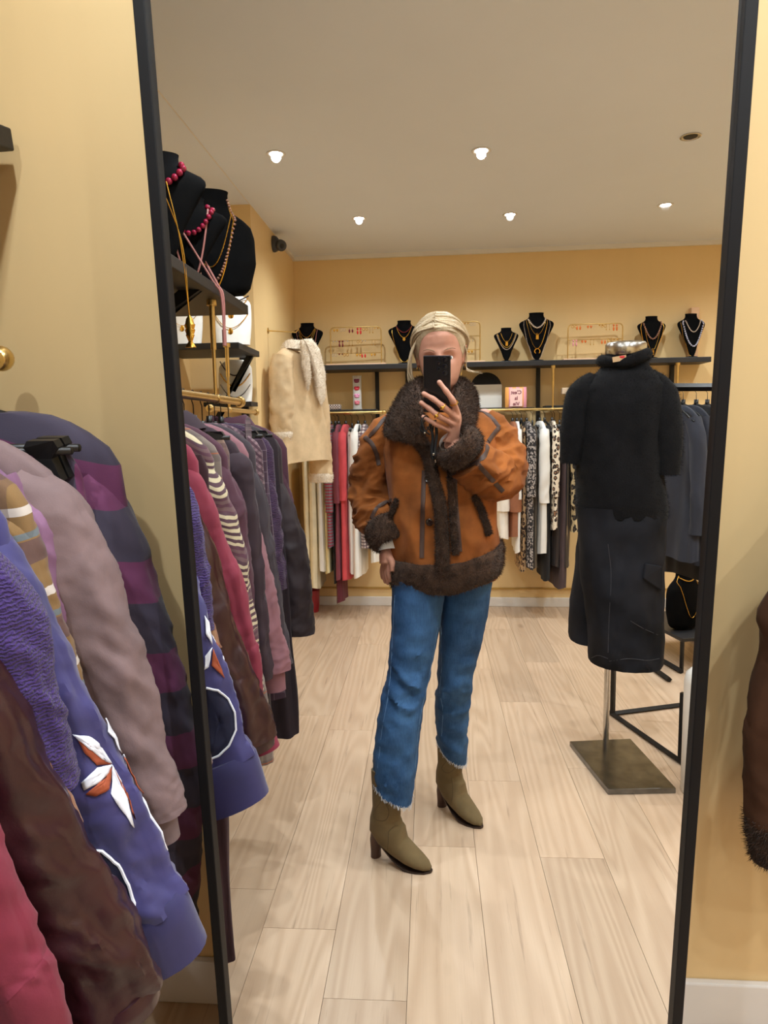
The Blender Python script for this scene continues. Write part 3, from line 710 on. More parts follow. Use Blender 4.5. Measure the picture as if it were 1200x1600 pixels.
m_hang = plain('black plastic', srgb(16, 16, 17), .4, var=.1)
m_wire = plain('dark wire', srgb(42, 40, 40), .35, metal=.7, var=.1)
def hanger_mesh(metal=False, clips=False):
    hook = MB().tube([(0, 0, -.075), (0, 0, -.028), (0, .012, -.016)] + [(0, .0165*math.sin(q), .0165*math.cos(q)-.0005) for q in np.linspace(2.3, -1.2, 14)], .0017, 6)
    arm = MB()
    for s in (-1, 1):
        arm.tube(cat_rom([(0, 0, -.078), (s*.05, 0, -.094), (s*.12, 0, -.126), (s*.175, 0, -.162)], 5), [.007]*4+[.010]*6+[.012]*5+[.006], 8, flat=.6)
    arm.tube([(0, 0, -.058), (0, 0, -.095)], .010, 8)
    return hook, arm
HK, HA = hanger_mesh(); HKm = HK.mesh('hook', m_wire); HKs = HK.mesh('hook', m_chrome); HAm = HA.mesh('shoulder', m_hang)
clipb = MB().tube([(-.19, 0, -.125), (.19, 0, -.125)], .006, 8).tube([(0, 0, -.075), (0, 0, -.125)], .007, 8)
CBm = clipb.mesh('clip_bar', m_hang)
cl = MB().prism([(-.020, .008, -.108), (.020, .008, -.108), (.026, .006, -.118), (.012, .010, -.135), (.024, .006, -.168), (-.024, .006, -.168), (-.012, .010, -.135), (-.026, .006, -.118)], (0, -.018, 0))
CLm = cl.mesh('clip', m_hang, False)
def hanger(loc, rz, label, group, steel=False, clips=False, tilt=0.0):
    t = thing('clothes_hanger', label, 'hanger', loc, rz, group)
    def ch(nm, me, dx=0):
        o = bpy.data.objects.new(nm, me); COL.objects.link(o); o.parent = t; o.location = (dx, 0, 0); return o
    ch('hook', HKs if steel else HKm)
    if clips: ch('clip_bar', CBm); ch('clip', CLm, .15); ch('clip', CLm, -.15)
    else: ch('shoulder', HAm)
    return t
def wob(rs, n=5, lo=2, hi=9):
    return [(rs.uniform(.4, 1), rs.randint(lo, hi), rs.uniform(0, 6.28), rs.uniform(-9, 9)) for _ in range(n)]
from mathutils import noise as mnoise
def crease(p, seed, sx=1.0, sz=1.0):      # soft ridged noise: folds of hanging cloth
    q = Vector((p[0]*sx+seed*3.1, p[1]*sx+seed*1.7, p[2]*sz+seed*.9))
    a = mnoise.noise(q); b = mnoise.noise(q*2.3+Vector((7, 3, 1)))
    return (1-2*abs(a))*.65 + (1-2*abs(b))*.35 - .45
def wsum(w, q, z): return sum(a*math.sin(k*q+p+f*z) for a, k, p, f in w)/len(w)
def garment(name, label, cat, loc, rz, m, edge=None, sr=(.060, .056, .046), hem=-.75, bw=(.205, .22), th=(.030, .045), cuff=None, collar=None, sleeve=True, group=None, seed=0, fold=.010, fine=False, top=-.082, neck=.06, ry=.8, waist=None, collar_m=None, dark=None, hemband=None):
    rs = random.Random(seed*31+len(label)); t = thing(name, label, cat, loc, rz, group)
    W1 = wob(rs, 5, 2, 6); W2 = wob(rs, 6, 5, 13)
    n = 64; rings = []
    zs = [top, top-.006, top-.018, top-.035, top-.06, top-.09, top-.13] + list(np.linspace(top-.18, hem, 22))
    for i, z in enumerate(zs):
        d = top-z
        sh = min(1, d/.075) if sleeve else min(1, .55+d/.02)
        a = neck + (bw[0]-neck)*math.sqrt(sh) if sleeve else bw[0]*(.93+.07*min(1, d/.03))
        if z < top-.1: a = bw[0] + (bw[1]-bw[0])*((top-.1-z)/(top-.1-hem))
        b = (.012 + (th[0]-.012)*min(1, d/.05)) if i < 7 else th[0]+(th[1]-th[0])*((z-zs[6])/(hem-zs[6]))
        fo = fold*min(1, d/.25)*(.6+.7*d/abs(hem-top))
        ring = []
        for j in range(n):
            q = 2*PI*j/n; r = fo*(wsum(W1, q, z*2)+1.3*wsum(W2, q, z*.8))
            cx, sy = math.cos(q), math.sin(q)
            ring.append(((a+r*.6)*math.copysign(abs(cx)**.7, cx), (b+r*1.5)*math.copysign(abs(sy)**.75, sy), z + .010*math.sin(2*q+seed)*(i == len(zs)-1)))
        rings.append(ring)
    body = MB().rings(rings).build('body', m, t)
    if hemband:
        a, b = bw[1]+.012, th[1]+.012
        rr = []
        for k in range(7):
            z = hem-.004+hemband[0]*k/6; bl = .012*math.sin(PI*k/6)
            rr.append([((a+bl)*math.copysign(abs(math.cos(q))**.7, math.cos(q)), (b+bl)*math.copysign(abs(math.sin(q))**.75, math.sin(q)), z) for q in [2*PI*j/40 for j in range(40)]])
        MB().rings(rr).build('hem_band', hemband[1], t)
    if sleeve:
        if edge is None:
            s0 = rs.uniform(.0, .03)
            edge = [(bw[0]+.0, top-.055), (bw[0]+.035, top-.13), (bw[0]+.05+s0, top-.28), (bw[0]+.055+s0, top-.42), (bw[0]+.05+s0, top-.56)]
        for side in (1, -1):
            e = edge if side == 1 else [(bw[0]+.0, top-.055), (bw[0]+.03, top-.13), (bw[0]+.04, top-.28), (bw[0]+.04, top-.42), (bw[0]+.03, top-.54)]
            cp = cat_rom([(p[0], 0, p[1]) for p in e], 13 if fine else 8); L = [0.0]
            for i in range(1, len(cp)): L.append(L[-1]+float(np.linalg.norm(cp[i]-cp[i-1])))
            W3 = wob(rs, 5, 2, 5); rg = []; ns = 56 if fine else 32; cen = []
            for i, p in enumerate(cp):
                k = L[i]/L[-1]; r = float(np.interp(k, (0, .45, 1), sr))
                tg = cp[min(i+1, len(cp)-1)]-cp[max(i-1, 0)]; tg /= np.linalg.norm(tg)
                nrm = np.array((tg[2], 0, -tg[0])); nrm = nrm if nrm[0] < 0 else -nrm     # towards the body
                c = p + nrm*r*.95; cen.append(c)
                ring = []
                for j in range(ns):
                    q = 2*PI*j/ns; o_ = nrm*(-math.cos(q))*r + np.array((0, 1, 0))*math.sin(q)*r*ry
                    pc = c+o_; dg_ = pc[2]+.5*pc[0]+1.1*pc[1]
                    w = 1 + .07*wsum(W3, q, k*5) + (.20*crease((pc[0], pc[1], dg_), seed*.37+side, 8, 9) + .14*crease((q*.35, k*.4, 0), seed*.21+side, 3, 3))*min(1, .35+k)
                    if fine: w += fine*(.14*crease((pc[0]*1.0, pc[1]*.8, dg_*1.25), seed*.5+side, 15, 17) + .07*crease((pc[0], pc[1], pc[2]-.6*pc[0]), seed+side, 34, 40))*min(1, .3+k)
                    ring.append(c + o_*w)
                rg.append(ring)
            sx = 1 if side == 1 else -1
            so = MB().rings(rg).map(lambda p: np.array((p[0]*sx, p[1], p[2]))).build('sleeve', m, t)
            if cuff:
                cl_, cr, cm = cuff; tg = cp[-1]-cp[-3]; tg /= np.linalg.norm(tg); c0 = cen[-1]
                pr = [(-.012, cr*1.0), (0, cr*1.06), (cl_*.3, cr*1.05), (cl_*.8, cr), (cl_, cr*.99), (cl_, cr*.85), (cl_*.7, cr*.8)]
                nrm = np.array((tg[2], 0, -tg[0])); rg = []
                for dz, r in pr: rg.append([c0+tg*dz+nrm*math.cos(2*PI*j/24)*r+np.array((0, 1, 0))*math.sin(2*PI*j/24)*r*ry for j in range(24)])
                MB().rings(rg).map(lambda p: np.array((p[0]*sx, p[1], p[2]))).build('cuff', cm, so)
    if collar:
        ch, cw = collar; rg = []
        for k in range(6):
            u = k/5; rr = neck*(1.0-.15*u)+.012; zz = top-.03+ch*u
            rg.append([(rr*math.cos(q), (th[0]*.9+.012*u)*math.sin(q)+.004, zz+.012*math.cos(q)**2*u) for q in [2*PI*j/24 for j in range(24)]])
        for k in range(1, 5):
            u = k/4; rr = neck*.87+.018+cw*u*.8
            rg.append([(rr*math.cos(q), (th[0]*.9+.020+cw*.3*u)*math.sin(q)+.004, top-.03+ch*(1-.95*u)+.012*math.cos(q)**2) for q in [2*PI*j/24 for j in range(24)]])
        MB().rings(rg, cap=False).build('collar', collar_m or m, t)
    return t
# ------------------------------------------------------------------ materials of the clothes
plum = cloth('plum wool', srgb(84, 44, 62)); dplum = cloth('dark plum wool', srgb(52, 32, 44)); crimson = cloth('raspberry knit', srgb(142, 42, 66), bscale=260)
taupe = cloth('mauve taupe suede', srgb(136, 112, 112), .8, var=.16, vscale=14); lilac = cloth('lilac jersey', srgb(146, 104, 138), .8); mauve = cloth('dusty mauve fleece', srgb(152, 104, 114))
velvet = plain('violet blue velvet', srgb(54, 50, 104), .7, var=.22, vscale=9, sheen=.2, bump=.1, bscale=300); velvet2 = plain('violet velvet cuff', srgb(40, 36, 86), .7, var=.2, vscale=9, sheen=.2)
leather = plain('burgundy leather', srgb(46, 18, 23), .34, var=.2, vscale=10, bump=.3, bscale=140, spec=.5, coat=.1)
def knit(name, col):
    m, nt, b = base_mat(name, .95, sheen=.15)
    w = nd(nt, 'ShaderNodeTexWave'); w.bands_direction = 'Z'; w.inputs['Scale'].default_value = 60; w.inputs['Distortion'].default_value = 7; w.inputs['Detail'].default_value = 3; w.inputs['Detail Scale'].default_value = 2
    nt.links.new(coords(nt), w.inputs['Vector']); nz = noise(nt, coords(nt), 320, 3)
    k = math_n(nt, 'ADD', math_n(nt, 'MULTIPLY', w.outputs['Fac'], .6), math_n(nt, 'MULTIPLY', nz, .4))
    nt.links.new(mix_n(nt, k, tuple(c*.55 for c in col), tuple(min(1, c*1.25) for c in col)), b.inputs['Base Color']); add_bump(nt, b, k, .8, .004); MATS[name] = m; return m
mohair = knit('purple mohair', srgb(58, 36, 98)); mohair2 = knit('dark purple boucle', srgb(66, 42, 72))
X_, Y_, Z_ = (1, 0, 0), (0, 1, 0), (0, 0, 1)
wide = pattern('wide plum and slate stripes', srgb(70, 62, 82), [((.28, 0, 1), .155, .46, .1, srgb(116, 54, 96), 1)], warp=.02)
wide2 = pattern('upright plum and slate stripes', srgb(72, 64, 84), [(X_, .10, .5, .2, srgb(118, 54, 98), 1)], warp=.01)
must = pattern('mustard plaid flannel', srgb(146, 112, 66), [(Z_, .11, .28, .1, srgb(96, 68, 76), .75), (Z_, .11, .10, .52, srgb(206, 198, 190), .85), (X_, .09, .3, .1, srgb(90, 62, 60), .5), (Z_, .11, .08, .8, srgb(106, 128, 140), .8)], warp=.02)
oran = pattern('orange plaid flannel', srgb(186, 140, 104), [(Z_, .05, .4, .1, srgb(120, 80, 70), .7), (Y_, .04, .4, .1, srgb(150, 100, 76), .6)])
bstr = pattern('cream and plum pinstripe', srgb(86, 54, 66), [((.5, .3, .8), .011, .5, 0, srgb(190, 178, 146), .9), ((.5, .3, .8), .075, .30, .2, srgb(92, 50, 68), .9)], warp=.03)
tanp = pattern('tan plaid', srgb(150, 122, 108), [(Z_, .03, .4, 0, srgb(98, 70, 74), .6), (X_, .03, .4, 0, srgb(104, 76, 78), .6)])
tweed = pattern('plum houndstooth', srgb(82, 52, 66), [((.7, 0, .7), .014, .5, 0, srgb(158, 128, 136), .7), ((.7, 0, -.7), .014, .5, 0, srgb(62, 36, 50), .5)])
wpane = pattern('plum windowpane check', srgb(66, 42, 60), [(Z_, .034, .05, 0, srgb(150, 128, 146), .6), (X_, .04, .05, 0, srgb(150, 128, 146), .4), (Y_, .04, .05, 0, srgb(150, 128, 146), .4)])
greyc = cloth('charcoal plum cloth', srgb(62, 52, 60)); brownl = cloth('dark brown plum denim', srgb(50, 36, 42), .7)
beigep = pattern('grey tartan', srgb(150, 136, 124), [(Z_, .06, .45, 0, srgb(96, 80, 80), .5), (Y_, .05, .45, 0, srgb(96, 80, 80), .5), (Z_, .06, .05, .7, srgb(170, 90, 50), .9)])
LG = 'plum and purple garments on the rail beside the mirror'; HG = 'hangers on the rail beside the mirror'
def E_d(px, y): return [(float(p[0]-R1X), float(p[2]-R1Z)) for p in (DY(u, v, y) for u, v in px)]
def E_m(px, y): return [(float(p[0]-R1X), float(p[2]-R1Z)) for p in (MY(u, v, y) for u, v in px)]
def hung(name, label, cat, y, m, px, mode='m', clips=False, hg=True, **k):
    e = None if px is None else (px if mode == 'x' else E_d(px, y) if mode == 'd' else E_m(px, y))
    if e is not None and e[0][0] > .17: e = [(.16, -.135)]+[p for p in e if p[1] < -.16]
    if hg: hanger((R1X, y, R1Z), random.uniform(-.06, .06), ('black clip hanger carrying the ' if clips else 'black hanger carrying the ')+' '.join(label.split()[:9]), HG, clips=clips)
    return garment(name, label, cat, (R1X, y, R1Z), 0, m, e, group=LG, seed=int(abs(y)*100), **{'fine': .8, **k})
hung('striped_jacket', 'jacket in wide plum and slate stripes hanging against the mirror wall', 'jacket', 1.06, wide, [(150, 735), (195, 790), (235, 900), (265, 1000), (290, 1100), (312, 1230), (305, 1330), (300, 1440)], 'd', sr=(.062, .062, .055), hem=-.95)
hung('striped_trousers', 'plum and slate striped trousers clipped to a hanger near the wall', 'trousers', .985, wide2, None, clips=True, sleeve=False, hem=-.82, bw=(.18, .19), th=(.022, .03), top=-.135)
hung('pink_knit', 'pale pink ribbed knit clipped beside the striped trousers', 'knitwear', .945, cloth('pale pink rib', srgb(206, 150, 156), bscale=120), None, clips=True, sleeve=False, hem=-.55, bw=(.125, .12), th=(.02, .025), top=-.14)
hung('suede_jacket', 'mauve taupe suede bomber jacket with ribbed cuff', 'jacket', .89, taupe, [(75, 738), (112, 772), (150, 845), (190, 950), (225, 1060), (252, 1170), (275, 1230), (283, 1262)], 'd', sr=(.066, .062, .046), hem=-.80, cuff=(.055, .030, cloth('taupe rib', srgb(140, 118, 118), bscale=150)), collar=(.03, .02))
hung('jersey_top', 'lilac jersey top between suede and plaid', 'top', .845, lilac, [(38, 785), (72, 815), (92, 890), (100, 960), (112, 1040), (122, 1100)], 'd', sr=(.045, .042, .036), hem=-.66, bw=(.17, .18))
hung('plaid_shirt', 'mustard and white plaid flannel shirt', 'shirt', .81, must, [(18, 800), (45, 828), (72, 895), (90, 960), (108, 1030), (130, 1090), (148, 1200)], 'd', sr=(.05, .05, .04), hem=-.75)
vj = hung('velvet_jacket', 'violet blue velvet jacket with star and leaf patches and wide cuff', 'jacket', .757, velvet, [(5, 845), (40, 905), (80, 990), (120, 1080), (160, 1165), (200, 1250), (240, 1340), (275, 1405)], 'd', sr=(.062, .070, .082), hem=-.86, cuff=(.085, .086, velvet2), ry=.62, fine=.55)
hung('mohair_cardigan', 'purple mohair cardigan with a bulky knitted sleeve', 'cardigan', .70, mohair, [(.16, -.135), (.235, -.215), (.258, -.27), (.266, -.34), (.270, -.42), (.268, -.50)], 'x', sr=(.066, .058, .040), hem=-.66)
hung('plaid_shirt', 'thin orange plaid flannel shirt beside the mohair', 'shirt', .675, oran, [(0, 1030), (25, 1080), (60, 1165), (95, 1240), (122, 1292)], 'd', sr=(.034, .03, .026), hem=-1.02, bw=(.2, .21), th=(.018, .02))
hung('leather_jacket', 'burgundy leather jacket with full sleeve', 'jacket', .635, leather, [(0, 1080), (45, 1175), (95, 1280), (140, 1365), (185, 1430), (220, 1500), (240, 1548)], 'd', sr=(.062, .070, .066), hem=-.78, fold=.014, cuff=(.02, .062, leather), fine=.45)
hung('knit_jumper', 'raspberry red knitted jumper with long sleeve', 'jumper', .53, crimson, [(295, 727), (316, 753), (335, 800), (344, 834), (358, 867), (375, 905), (394, 998), (401, 1020), (412, 1107), (422, 1135)], 'm', sr=(.05, .046, .034), hem=-.78, cuff=(.05, .036, crimson))
hung('pinstripe_blouse', 'cream and plum pinstriped blouse', 'blouse', .42, bstr, [(307, 715), (327, 732), (349, 760), (358, 782), (370, 824), (384, 881), (399, 998), (407, 1080)], 'm', sr=(.05, .046, .034), hem=-.86)
hung('tartan_coat', 'grey tartan wool coat reaching far down between knit and blouse', 'coat', .36, beigep, [(310, 712), (330, 735), (352, 790), (375, 880), (398, 1000), (418, 1110), (424, 1190)], 'm', sr=(.03, .03, .03), hem=-1.02, th=(.025, .03))
hung('wool_jacket', 'plum wool jacket with soft collar', 'jacket', .30, plum, [(310, 704), (335, 715), (358, 739), (373, 774), (382, 800), (388, 850), (394, 920), (400, 1000)], 'm', sr=(.052, .05, .042), hem=-.66, collar=(.04, .03))
hung('plaid_skirt', 'tan plaid skirt on a clip hanger', 'skirt', .235, tanp, None, clips=True, sleeve=False, hem=-.60, bw=(.19, .21), th=(.024, .03), top=-.13)
hung('wool_coat', 'dark plum wool coat with wide lapel', 'coat', .175, dplum, [(352, 708), (375, 711), (391, 727), (396, 765), (404, 830), (412, 920), (420, 1010), (425, 1060)], 'm', sr=(.05, .05, .042), hem=-.92, collar=(.05, .06))
hung('sweatshirt', 'dusty mauve fleece sweatshirt with ribbed cuff', 'sweatshirt', .10, mauve, [(360, 722), (385, 784), (399, 822), (411, 858), (420, 893), (430, 941), (442, 998), (447, 1020), (450, 1045)], 'm', sr=(.055, .056, .050), hem=-.74, cuff=(.06, .035, mauve))
hung('long_coat', 'charcoal plum long coat next to the mauve sweatshirt', 'coat', .02, greyc, [(372, 712), (392, 727), (413, 772), (427, 858), (436, 920), (444, 976), (454, 1037)], 'm', sr=(.046, .046, .040), hem=-1.0)
hung('tweed_jacket', 'plum houndstooth tweed jacket', 'jacket', -.06, tweed, [(385, 694), (397, 700), (410, 745), (418, 800), (426, 870), (434, 940)], 'm', sr=(.042, .04, .036), hem=-.72)
hung('check_trousers', 'plum windowpane check trousers on a clip hanger', 'trousers', -.14, wpane, None, clips=True, sleeve=False, hem=-.98, bw=(.20, .235), th=(.026, .032), top=-.13)
hung('boucle_cardigan', 'dark purple boucle cardigan', 'cardigan', -.21, mohair2, [(398, 700), (415, 720), (427, 760), (437, 810), (440, 860), (446, 920)], 'm', sr=(.048, .046, .038), hem=-.70)
hung('black_skirt', 'long aubergine black skirt under the check trousers', 'skirt', -.27, cloth('aubergine black', srgb(40, 24, 34)), None, clips=True, sleeve=False, hem=-1.16, bw=(.21, .25), th=(.026, .04), top=-.13)
hung('denim_coat', 'dark brown plum long coat with pale stitching', 'coat', -.34, brownl, [(408, 706), (422, 722), (446, 767), (463, 810), (477, 857), (484, 905), (486, 950), (487, 990)], 'm', sr=(.05, .055, .055), hem=-.95)
hung('hooded_top', 'plum hooded top at the end of the rail', 'hooded top', -.43, plum, [(405, 693), (418, 700), (432, 712), (446, 745), (456, 781), (462, 840), (468, 900)], 'm', sr=(.05, .045, .04), hem=-.70, collar=(.05, .04))
hung('corduroy_trousers', 'dark burgundy corduroy trousers trailing to the floor', 'trousers', .46, cloth('burgundy corduroy', srgb(58, 26, 36)), None, hg=False, sleeve=False, hem=-1.42, bw=(.205, .215), th=(.02, .026), top=-.16)
# patches on the velvet jacket, laid on its sleeve
def bvh_of(objs):
    vs = []; fs = []
    bpy.context.view_layer.update()
    for o in objs:
        n = len(vs); M = o.matrix_world
        vs += [M @ v.co for v in o.data.vertices]; fs += [tuple(i+n for i in p.vertices) for p in o.data.polygons]
    return BVHTree.FromPolygons(vs, fs)
def hit(bv, o, d, off=.0):
    p, n, i, ds = bv.ray_cast(Vector(o), Vector(d))
    if p is None: return None
    if n.dot(Vector(d)) > 0: n = -n
    return np.array(p)+np.array(n)*off, np.array(n)
def patch(bv, o, rays, m, name, parent, off=.0015, sub=3):
    """polygon of rays -> thin patch lying on the surface"""
    c = np.mean(rays, 0); mb = MB(); ring = []
    for k in range(sub+1):
        f = k/sub; ring.append([hit(bv, o, c+(r-c)*max(f, .02), off) for r in rays])
    if any(h is None for rg in ring for h in rg): return None
    mb.rings([[h[0] for h in rg] for rg in ring], cap=False)
    ob = mb.build(name, m, parent); ob.matrix_parent_inverse = parent.matrix_world.inverted()
    md = ob.modifiers.new('s', 'SOLIDIFY'); md.thickness = .0012; md.offset = 1
    return ob
def dense(px, n=5, close=True):
    out = []; P = px+[px[0]] if close else px
    for a, b in zip(P[:-1], P[1:]):
        for k in range(n): out.append((a[0]+(b[0]-a[0])*k/n, a[1]+(b[1]-a[1])*k/n))
    if not close: out.append(P[-1])
    return out
bpy.context.view_layer.update()
bvv = bvh_of([o for o in vj.children_recursive if o.type == 'MESH'])
m_pw = plain('white satin', srgb(226, 228, 238), .5, var=.03); m_rust = plain('rust suede', srgb(156, 74, 42), .8, var=.1); m_navy = plain('navy velvet', srgb(22, 24, 52), .8, var=.15)
W2 = lambda px, f: [f(u, v) for u, v in dense(px)]
for px, m, nm in (([(118, 1147), (140, 1160), (158, 1178), (174, 1193), (150, 1196), (132, 1175)], m_rust, 'star_point'), ([(114, 1146), (142, 1152), (160, 1168), (176, 1192), (158, 1186), (138, 1170)], m_pw, 'star_point'),
                  ([(176, 1193), (150, 1200), (128, 1222), (132, 1234), (155, 1222), (170, 1206)], m_pw, 'star_point'), ([(176, 1196), (168, 1212), (134, 1240), (150, 1243), (168, 1234)], m_rust, 'star_point'),
                  ([(176, 1194), (190, 1218), (208, 1292), (186, 1262), (172, 1240)], m_pw, 'star_point'), ([(180, 1200), (196, 1232), (209, 1280), (200, 1246)], m_rust, 'star_point')):
    patch(bvv, CAM, W2(px, wray), m, nm, vj, .002 if m is m_rust else .0028)
leaf = [(138, 1326), (160, 1328), (185, 1350), (202, 1380), (210, 1410), (208, 1430), (198, 1444), (186, 1420), (168, 1390), (150, 1360)]
patch(bvv, CAM, W2(leaf, wray), m_navy, 'leaf_patch', vj, .002)
def stroke(bv, o, rays, r, m, name, parent, off=.001):
    pts = [h[0] for h in (hit(bv, o, d, off) for d in rays) if h is not None]
    if len(pts) < 3: return
    ob = MB().tube(pts, r, 6).build(name, m, parent); ob.matrix_parent_inverse = parent.matrix_world.inverted(); return ob
stroke(bvv, CAM, [wray(u, v) for u, v in dense(leaf[:7], 4, False)], .0022, m_pw, 'patch_piping', vj, .003)
lf2 = [(322, 1074), (340, 1078), (356, 1092), (366, 1112), (368, 1140), (358, 1165), (342, 1180), (328, 1186), (324, 1150), (322, 1110)]
patch(bvv, CV, W2(lf2, mray), m_navy, 'leaf_patch', vj, .002)
stroke(bvv, CV, [mray(u, v) for u, v in dense(lf2[:8], 4, False)], .0022, m_pw, 'patch_piping', vj, .003)
for px, m in (([(318, 962), (324, 972), (330, 1008), (320, 990)], m_pw), ([(331, 1010), (340, 1006), (354, 1058), (344, 1040)], m_pw), ([(330, 1012), (326, 1042), (318, 1046), (320, 1025)], m_pw), ([(320, 966), (332, 990), (338, 1004), (330, 1008)], m_rust), ([(332, 1014), (345, 1044), (350, 1060), (330, 1040)], m_rust)):
    patch(bvv, CV, W2(px, mray), m, 'star_point', vj, .002 if m is m_rust else .003)

# ------------------------------------------------------------------ garments along the facing wall
FG = 'garments on the facing wall rail'
def wallg(name, label, cat, u, wpx, vb, m, sleeve=True, vt=670, clips=False, **k):
    hangerlab = ('black clip hanger carrying the ' if clips else 'black hanger carrying the ')+' '.join(label.split()[:9])
    x = float(MY(u, 700, YR+.2)[0]); hem = float(MY(u, vb, YR+.2)[2]-ZR); half = wpx*.0043/2
    hanger((x, YR, ZR), PI/2+random.uniform(-.12, .12), hangerlab, 'hangers on the facing wall rails', clips=clips)
    if sleeve:
        kw = dict(sr=(half*.95, half, half*.9), ry=1.0, th=(half*.7, half*.95), fold=.006); kw.update(k)
        L = hem if 'shem' not in kw else kw.pop('shem')
        e = [(.19, -.135), (.215, -.2), (.225, -.35), (.228, -.5), (.225, max(hem+random.uniform(.0, .05), -.72+random.uniform(0, .12)))]
        return garment(name, label, cat, (x, YR, ZR), PI/2+random.uniform(-.06, .06), m, e, hem=hem, group=FG, seed=u, **kw)
    kw = dict(bw=(.17, .18), th=(half*.9, half*1.05), fold=.006, top=-.115); kw.update(k)
    return garment(name, label, cat, (x, YR, ZR), PI/2+random.uniform(-.06, .06), m, None, sleeve=False, hem=hem, group=FG, seed=u, **kw)
cream = cloth('cream cotton', srgb(226, 214, 182)); whitec = cloth('white cotton', srgb(228, 226, 220), var=.04); pyel = cloth('pale yellow cotton', srgb(228, 216, 170)); coral = cloth('coral red cotton', srgb(190, 66, 72)); rose = cloth('dusty rose cotton', srgb(140, 66, 80)); blackc = cloth('black cotton', srgb(30, 28, 30)); wine = cloth('wine cotton', srgb(104, 36, 52))
rstr = pattern('grey and red stripes', srgb(140, 128, 136), [(Z_, .022, .45, 0, srgb(168, 46, 72), 1)])
ging = pattern('navy and red gingham', srgb(224, 214, 206), [(Z_, .022, .5, 0, srgb(70, 44, 66), .75), (Y_, .022, .5, 0, srgb(90, 40, 60), .65), (X_, .022, .5, 0, srgb(90, 40, 60), .65)])
leo = spots('leopard print', srgb(182, 150, 112), srgb(40, 28, 24), srgb(126, 84, 54), 42); leo2 = spots('pale leopard print', srgb(226, 212, 190), srgb(44, 32, 28), srgb(150, 110, 80), 38); leo3 = spots('sand leopard print', srgb(190, 170, 130), srgb(36, 30, 28), srgb(110, 92, 72), 26)
speck = spots('black and white ditsy print', srgb(38, 34, 36), srgb(178, 168, 162), srgb(50, 40, 44), 75); tanl = plain('tan leather', srgb(146, 92, 64), .5, var=.12, vscale=10, bump=.2, bscale=160); mtrou = cloth('brown mauve cotton', srgb(88, 70, 72)); dbrown = cloth('dark brown cotton', srgb(56, 44, 40)); pin = pattern('black and tan pinstripe', srgb(44, 38, 36), [(Y_, .016, .14, 0, srgb(150, 124, 90), .9), (X_, .016, .14, 0, srgb(150, 124, 90), .9)]); olive = cloth('taupe olive cotton', srgb(110, 98, 84))
wallg('cream_trousers', 'cream cotton trousers next to the sheepskin coat', 'trousers', 474, 12, 905, cream, False, clips=True)
wallg('wide_trousers', 'wide cream trousers with a deep turn-up', 'trousers', 485, 15, 922, cream, False, clips=True)
wallg('white_jeans', 'white jeans between two cream pairs', 'jeans', 496, 15, 893, whitec, False, clips=True)
wallg('yellow_trousers', 'slim pale yellow trousers beside the striped tee', 'trousers', 505, 10, 898, pyel, False, clips=True)
wallg('striped_tee', 'grey and red striped long tee with coral neckband', 'tee shirt', 512, 14, 856, rstr)
wallg('black_dress', 'black dress behind the striped tee', 'dress', 519, 9, 912, blackc, False)
wallg('wine_dress', 'long wine red dress nearly touching the baseboard', 'dress', 524, 13, 944, wine, False)
wallg('rose_shirt', 'dusty rose shirt over the wine dress', 'shirt', 525, 13, 905, rose)
wallg('coral_shirt', 'coral red shirt dress', 'dress', 536, 15, 908, coral)
wallg('white_trousers', 'white cotton trousers beside the coral dress', 'trousers', 546, 13, 897, whitec, False, clips=True)
wallg('white_shirt', 'loose white linen shirt half under the gingham', 'shirt', 556, 17, 903, whitec)
wallg('gingham_shirt', 'navy and red gingham shirt by the shopper elbow', 'shirt', 567, 18, 858, ging)
wallg('white_blouse', 'white blouse hidden behind the brown jacket shoulder', 'blouse', 580, 15, 880, whitec)
for u in (604, 628):
    hanger((float(MY(u, 700, YR+.2)[0]), YR, ZR), PI/2, 'empty black hanger on the facing wall rail behind the shopper', 'hangers on the facing wall rails') if u < 600 else None
wallg('cream_blouse', 'ivory blouse with full sleeve under the raised elbow', 'blouse', 786, 22, 842, cloth('ivory silk', srgb(232, 224, 212), .5), fold=.01)
wallg('leather_shirt', 'tan leather shirt jacket among white blouses', 'jacket', 806, 20, 840, tanl)
wallg('white_blouse', 'thin white blouse next to leopard print', 'blouse', 813, 10, 864, whitec)
wallg('leopard_dress', 'brown leopard print dress', 'dress', 820, 10, 894, leo, False)
wallg('print_dress', 'black and white ditsy print dress', 'dress', 829, 15, 889, speck)
wallg('olive_trousers', 'taupe olive trousers between print dress and white shirt', 'trousers', 838, 9, 890, olive, False, clips=True)
wallg('white_shirt', 'long crisp white shirt with buttoned cuff', 'shirt', 850, 17, 866, whitec)
wallg('black_dress', 'long black dress behind the white shirt', 'dress', 858, 13, 908, blackc, False)
wallg('leopard_shirt', 'pale leopard print shirt', 'shirt', 870, 12, 827, leo2)
wallg('brown_trousers', 'dark brown trousers behind the pale leopard shirt', 'trousers', 874, 12, 888, dbrown, False, clips=True)
wallg('mauve_trousers', 'brown mauve cotton trousers hanging lowest by the mannequin', 'trousers', 882, 16, 922, mtrou, False, clips=True)
wallg('pinstripe_trousers', 'black and tan pinstripe trousers', 'trousers', 891, 12, 886, pin, False, clips=True)
wallg('leopard_coat', 'sand leopard print coat half hidden by the mannequin', 'coat', 902, 18, 830, leo3)
tag(MB().lathe([(0, 0), (.055, 0), (.062, .06), (.066, .17), (.06, .172), (.05, .02), (0, .02)], (0, 0, 0), 24).build('waste_bin', plain('red lacquer', srgb(150, 22, 38), .35, var=.1), None, loc=(float(MZ(487, 955, 0)[0]), float(MZ(487, 955, 0)[1]), 0)), 'small red bin on the floor under the cream trousers', 'bin')

